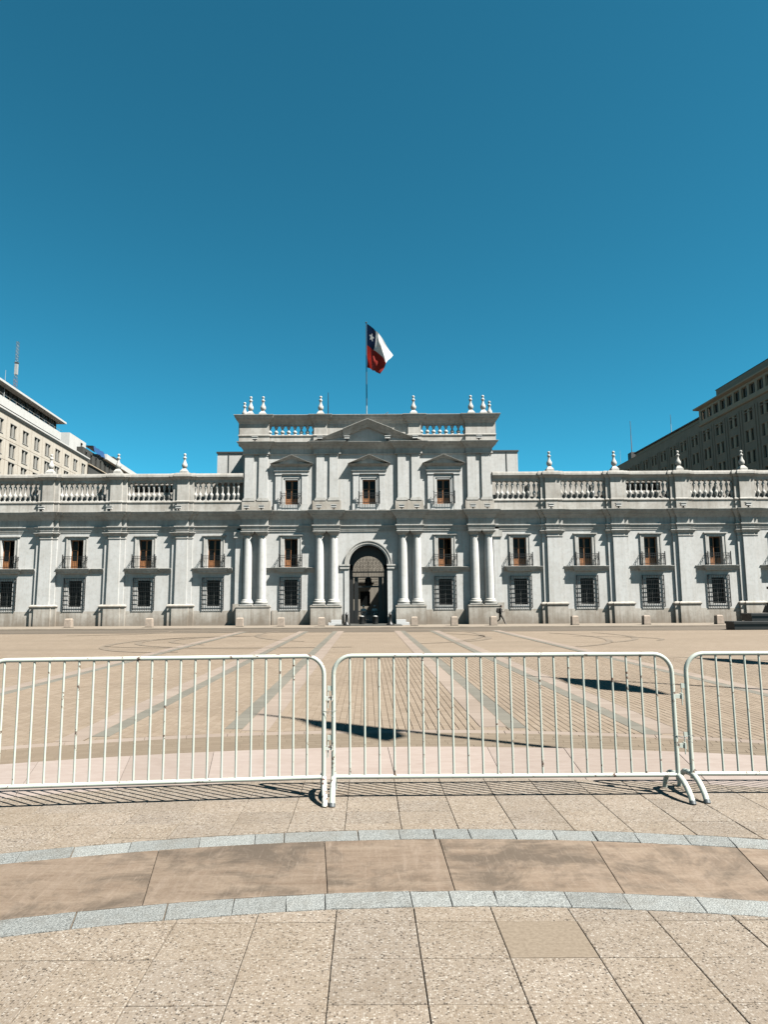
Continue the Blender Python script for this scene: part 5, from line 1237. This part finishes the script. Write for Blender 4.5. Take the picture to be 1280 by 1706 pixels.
def add_head(e, loc, ang, hair=True, cap=False):
    hd = put('head', head_mesh(ang), e, loc)
    for s_ in (-1, 1):
        v = Matrix.Rotation(ang, 3, 'Z') @ Vector((.088, s_ * .03, .012)); MB().lathe([(.003, -.008), (.01, 0), (.003, .008)], 8).build('eye', M['hair'], hd, v)
    hm = MB(); vs = []; nu, nv = 18, 7
    for j in range(nv + 1):
        for i in range(nu):
            t = 2 * pi * i / nu; lo_ = .35 if cos(t) > .3 else -.25; ph_ = lo_ + (pi / 2 - lo_) * j / nv
            vs.append((.107 * cos(ph_) * cos(t) - .004, .088 * cos(ph_) * sin(t), .132 * sin(ph_)))
    hm.add(vs, [(j * nu + i, j * nu + (i + 1) % nu, (j + 1) * nu + (i + 1) % nu, (j + 1) * nu + i) for j in range(nv) for i in range(nu)], True)
    me = hm.mesh('hair', M['hair']); me.transform(Matrix.Rotation(ang, 4, 'Z')); put('hair', me, hd)
    if cap:
        c_ = MB().lathe([(.1, .05), (.108, .06), (.108, .1), (.135, .13), (.13, .15), (.02, .165)], 16); c_.add([(.09, -.07, .055), (.17, -.04, .035), (.17, .04, .035), (.09, .07, .055), (.09, -.07, .063), (.17, -.04, .043), (.17, .04, .043), (.09, .07, .063)], [(0, 1, 2, 3), (7, 6, 5, 4), (0, 4, 5, 1), (1, 5, 6, 2), (2, 6, 7, 3)])
        me = c_.mesh('cap', M['coat']); me.transform(Matrix.Rotation(ang, 4, 'Z')); put('cap', me, hd)
# pedestrian striding to the right, looking at a phone
J = dict(pelvis=(0, 0, .93), belly=(.015, 0, 1.08), chest=(.04, 0, 1.28), neck=(.06, 0, 1.46), head0=(.085, 0, 1.53),
         hipR=(.01, -.09, .88), kneeR=(.23, -.09, .53), ankR=(.40, -.09, .10), toeR=(.53, -.09, .075),
         hipL=(-.01, .09, .88), kneeL=(-.03, .09, .47), ankL=(-.34, .09, .22), toeL=(-.28, .09, .075),
         shR=(.035, -.18, 1.38), elR=(.02, -.22, 1.10), wrR=(.25, -.17, 1.13), shL=(.035, .18, 1.38), elL=(-.08, .22, 1.12), wrL=(.04, .22, .90))
Bn = [('pelvis', 'belly'), ('belly', 'chest'), ('chest', 'neck'), ('neck', 'head0'), ('pelvis', 'hipR'), ('hipR', 'kneeR'), ('kneeR', 'ankR'), ('ankR', 'toeR'), ('pelvis', 'hipL'), ('hipL', 'kneeL'), ('kneeL', 'ankL'), ('ankL', 'toeL'),
      ('chest', 'shR'), ('shR', 'elR'), ('elR', 'wrR'), ('chest', 'shL'), ('shL', 'elL'), ('elL', 'wrL')]
Rd = dict(pelvis=(.13, .12), belly=(.125, .12), chest=(.15, .13), neck=.055, head0=.05, hipR=.1, kneeR=.066, ankR=.045, toeR=.035, hipL=.1, kneeL=.066, ankL=.045, toeL=.035, shR=.07, elR=.05, wrR=.032, shL=.07, elL=.05, wrL=.032)
hand(J, Bn, Rd, J['wrR'], (1, .1, .1), (0, 0, 1), 'wrR'); hand(J, Bn, Rd, J['wrL'], (.3, 0, -1), (1, 0, .2), 'wrL')
def pmat(c):
    if c.z > 1.47 or (c.x > .28 and c.z > 1.0 and c.y < 0) or (c.z < .9 and c.z > .6 and c.y > .17): return 2
    if c.z > .92: return 0
    if c.z < .12 or (c.z < .17 and c.x < -.3): return 3
    return 1
pe = empty('person', (12.02, 61.9, ZP + .06)); pe.scale = (1.03, 1.03, 1.03)
tag(pe, 'person in dark clothes with a backpack, striding right while holding a phone', 'person')
put('body', person_mesh('body', J, Bn, Rd, pmat, [M['dark_cloth'], M['trouser'], M['skin'], M['shoe']]), pe)
add_head(pe, (.105, 0, 1.61), 0)
bp = MB(); bp.frustum(.1, .07, 1.0, 1.12, -.19, 0, .15, .15); bp.box(-.29, -.09, -.155, .155, 1.08, 1.36); bp.frustum(.1, .06, 1.36, 1.45, -.19, 0, .155, .11); bk = bp.build('backpack', M['dark_cloth'], pe)
MB().box(-.33, -.29, -.11, .11, 1.08, 1.25).build('pocket', M['dark_cloth'], bk)
for s_ in (-1, 1): MB().tube([(-.1, s_ * .12, 1.4), (.05, s_ * .13, 1.46), (.17, s_ * .12, 1.32), (.1, s_ * .14, 1.12), (-.08, s_ * .14, 1.06)], .018, 6).build('strap', M['dark_cloth'], bk)
tag(MB().box(-.006, .006, -.036, .036, -.075, .075).build('phone', M['iron'], None, (12.02 + .40, 61.9 - .165, ZP + .06 + 1.235)), 'dark mobile phone held out in front of the walking person', 'phone')
# two guards behind the gate, facing out
def guard(x, y, label, mirror):
    s_ = mirror
    J = dict(pelvis=(0, 0, .94), belly=(0, 0, 1.08), chest=(0, 0, 1.3), neck=(0, 0, 1.48), head0=(0, -.01, 1.55), hipR=(-.1, 0, .9), kneeR=(-.11, -.01, .5), ankR=(-.12, .02, .1), toeR=(-.13, -.12, .05), hipL=(.1, 0, .9), kneeL=(.11, -.01, .5), ankL=(.12, .02, .1), toeL=(.13, -.12, .05),
             shR=(-.2, 0, 1.4), elR=(-.27, .02, 1.13), wrR=(-.24 + .06 * s_, -.08, .9), shL=(.2, 0, 1.4), elL=(.27, .02, 1.13), wrL=(.24 + .06 * s_, -.08, .9))
    Rd = dict(pelvis=(.16, .13), belly=(.15, .12), chest=(.17, .13), neck=.058, head0=.05, hipR=.11, kneeR=.07, ankR=.048, toeR=.04, hipL=.11, kneeL=.07, ankL=.048, toeL=.04, shR=.08, elR=.06, wrR=.035, shL=.08, elL=.06, wrL=.035)
    B2_ = list(Bn[:18]); hand(J, B2_, Rd, J['wrR'], (0, 0, -1), (0, -1, 0), 'wrR'); hand(J, B2_, Rd, J['wrL'], (0, 0, -1), (0, -1, 0), 'wrL')
    def gm(c):
        if c.z > 1.49 or (abs(c.x) > .15 and c.z < .885 and c.z > .6): return 2
        return 0 if c.z > .78 else (3 if c.z < .1 else 1)
    e = empty('person', (x, y, ZP + .05)); tag(e, label, 'person')
    put('body', person_mesh('body', J, B2_, Rd, gm, [M['coat'], M['dark_cloth'], M['skin'], M['shoe']]), e)
    add_head(e, (0, -.02, 1.63), -pi / 2, True, True)
    MB().lathe([(.19, .72), (.185, .95), (.165, 1.05), (.16, 1.1)], 16).build('coat_skirt', M['coat'], e)
    MB().lathe([(.172, 1.05), (.172, 1.1)], 16).build('belt', M['iron'], e)
guard(-0.36, 66.75, 'guard in grey green coat and cap standing at left behind the gate', 1)
guard(0.72, 66.75, 'guard in grey green coat and cap standing at right behind the gate', -1)
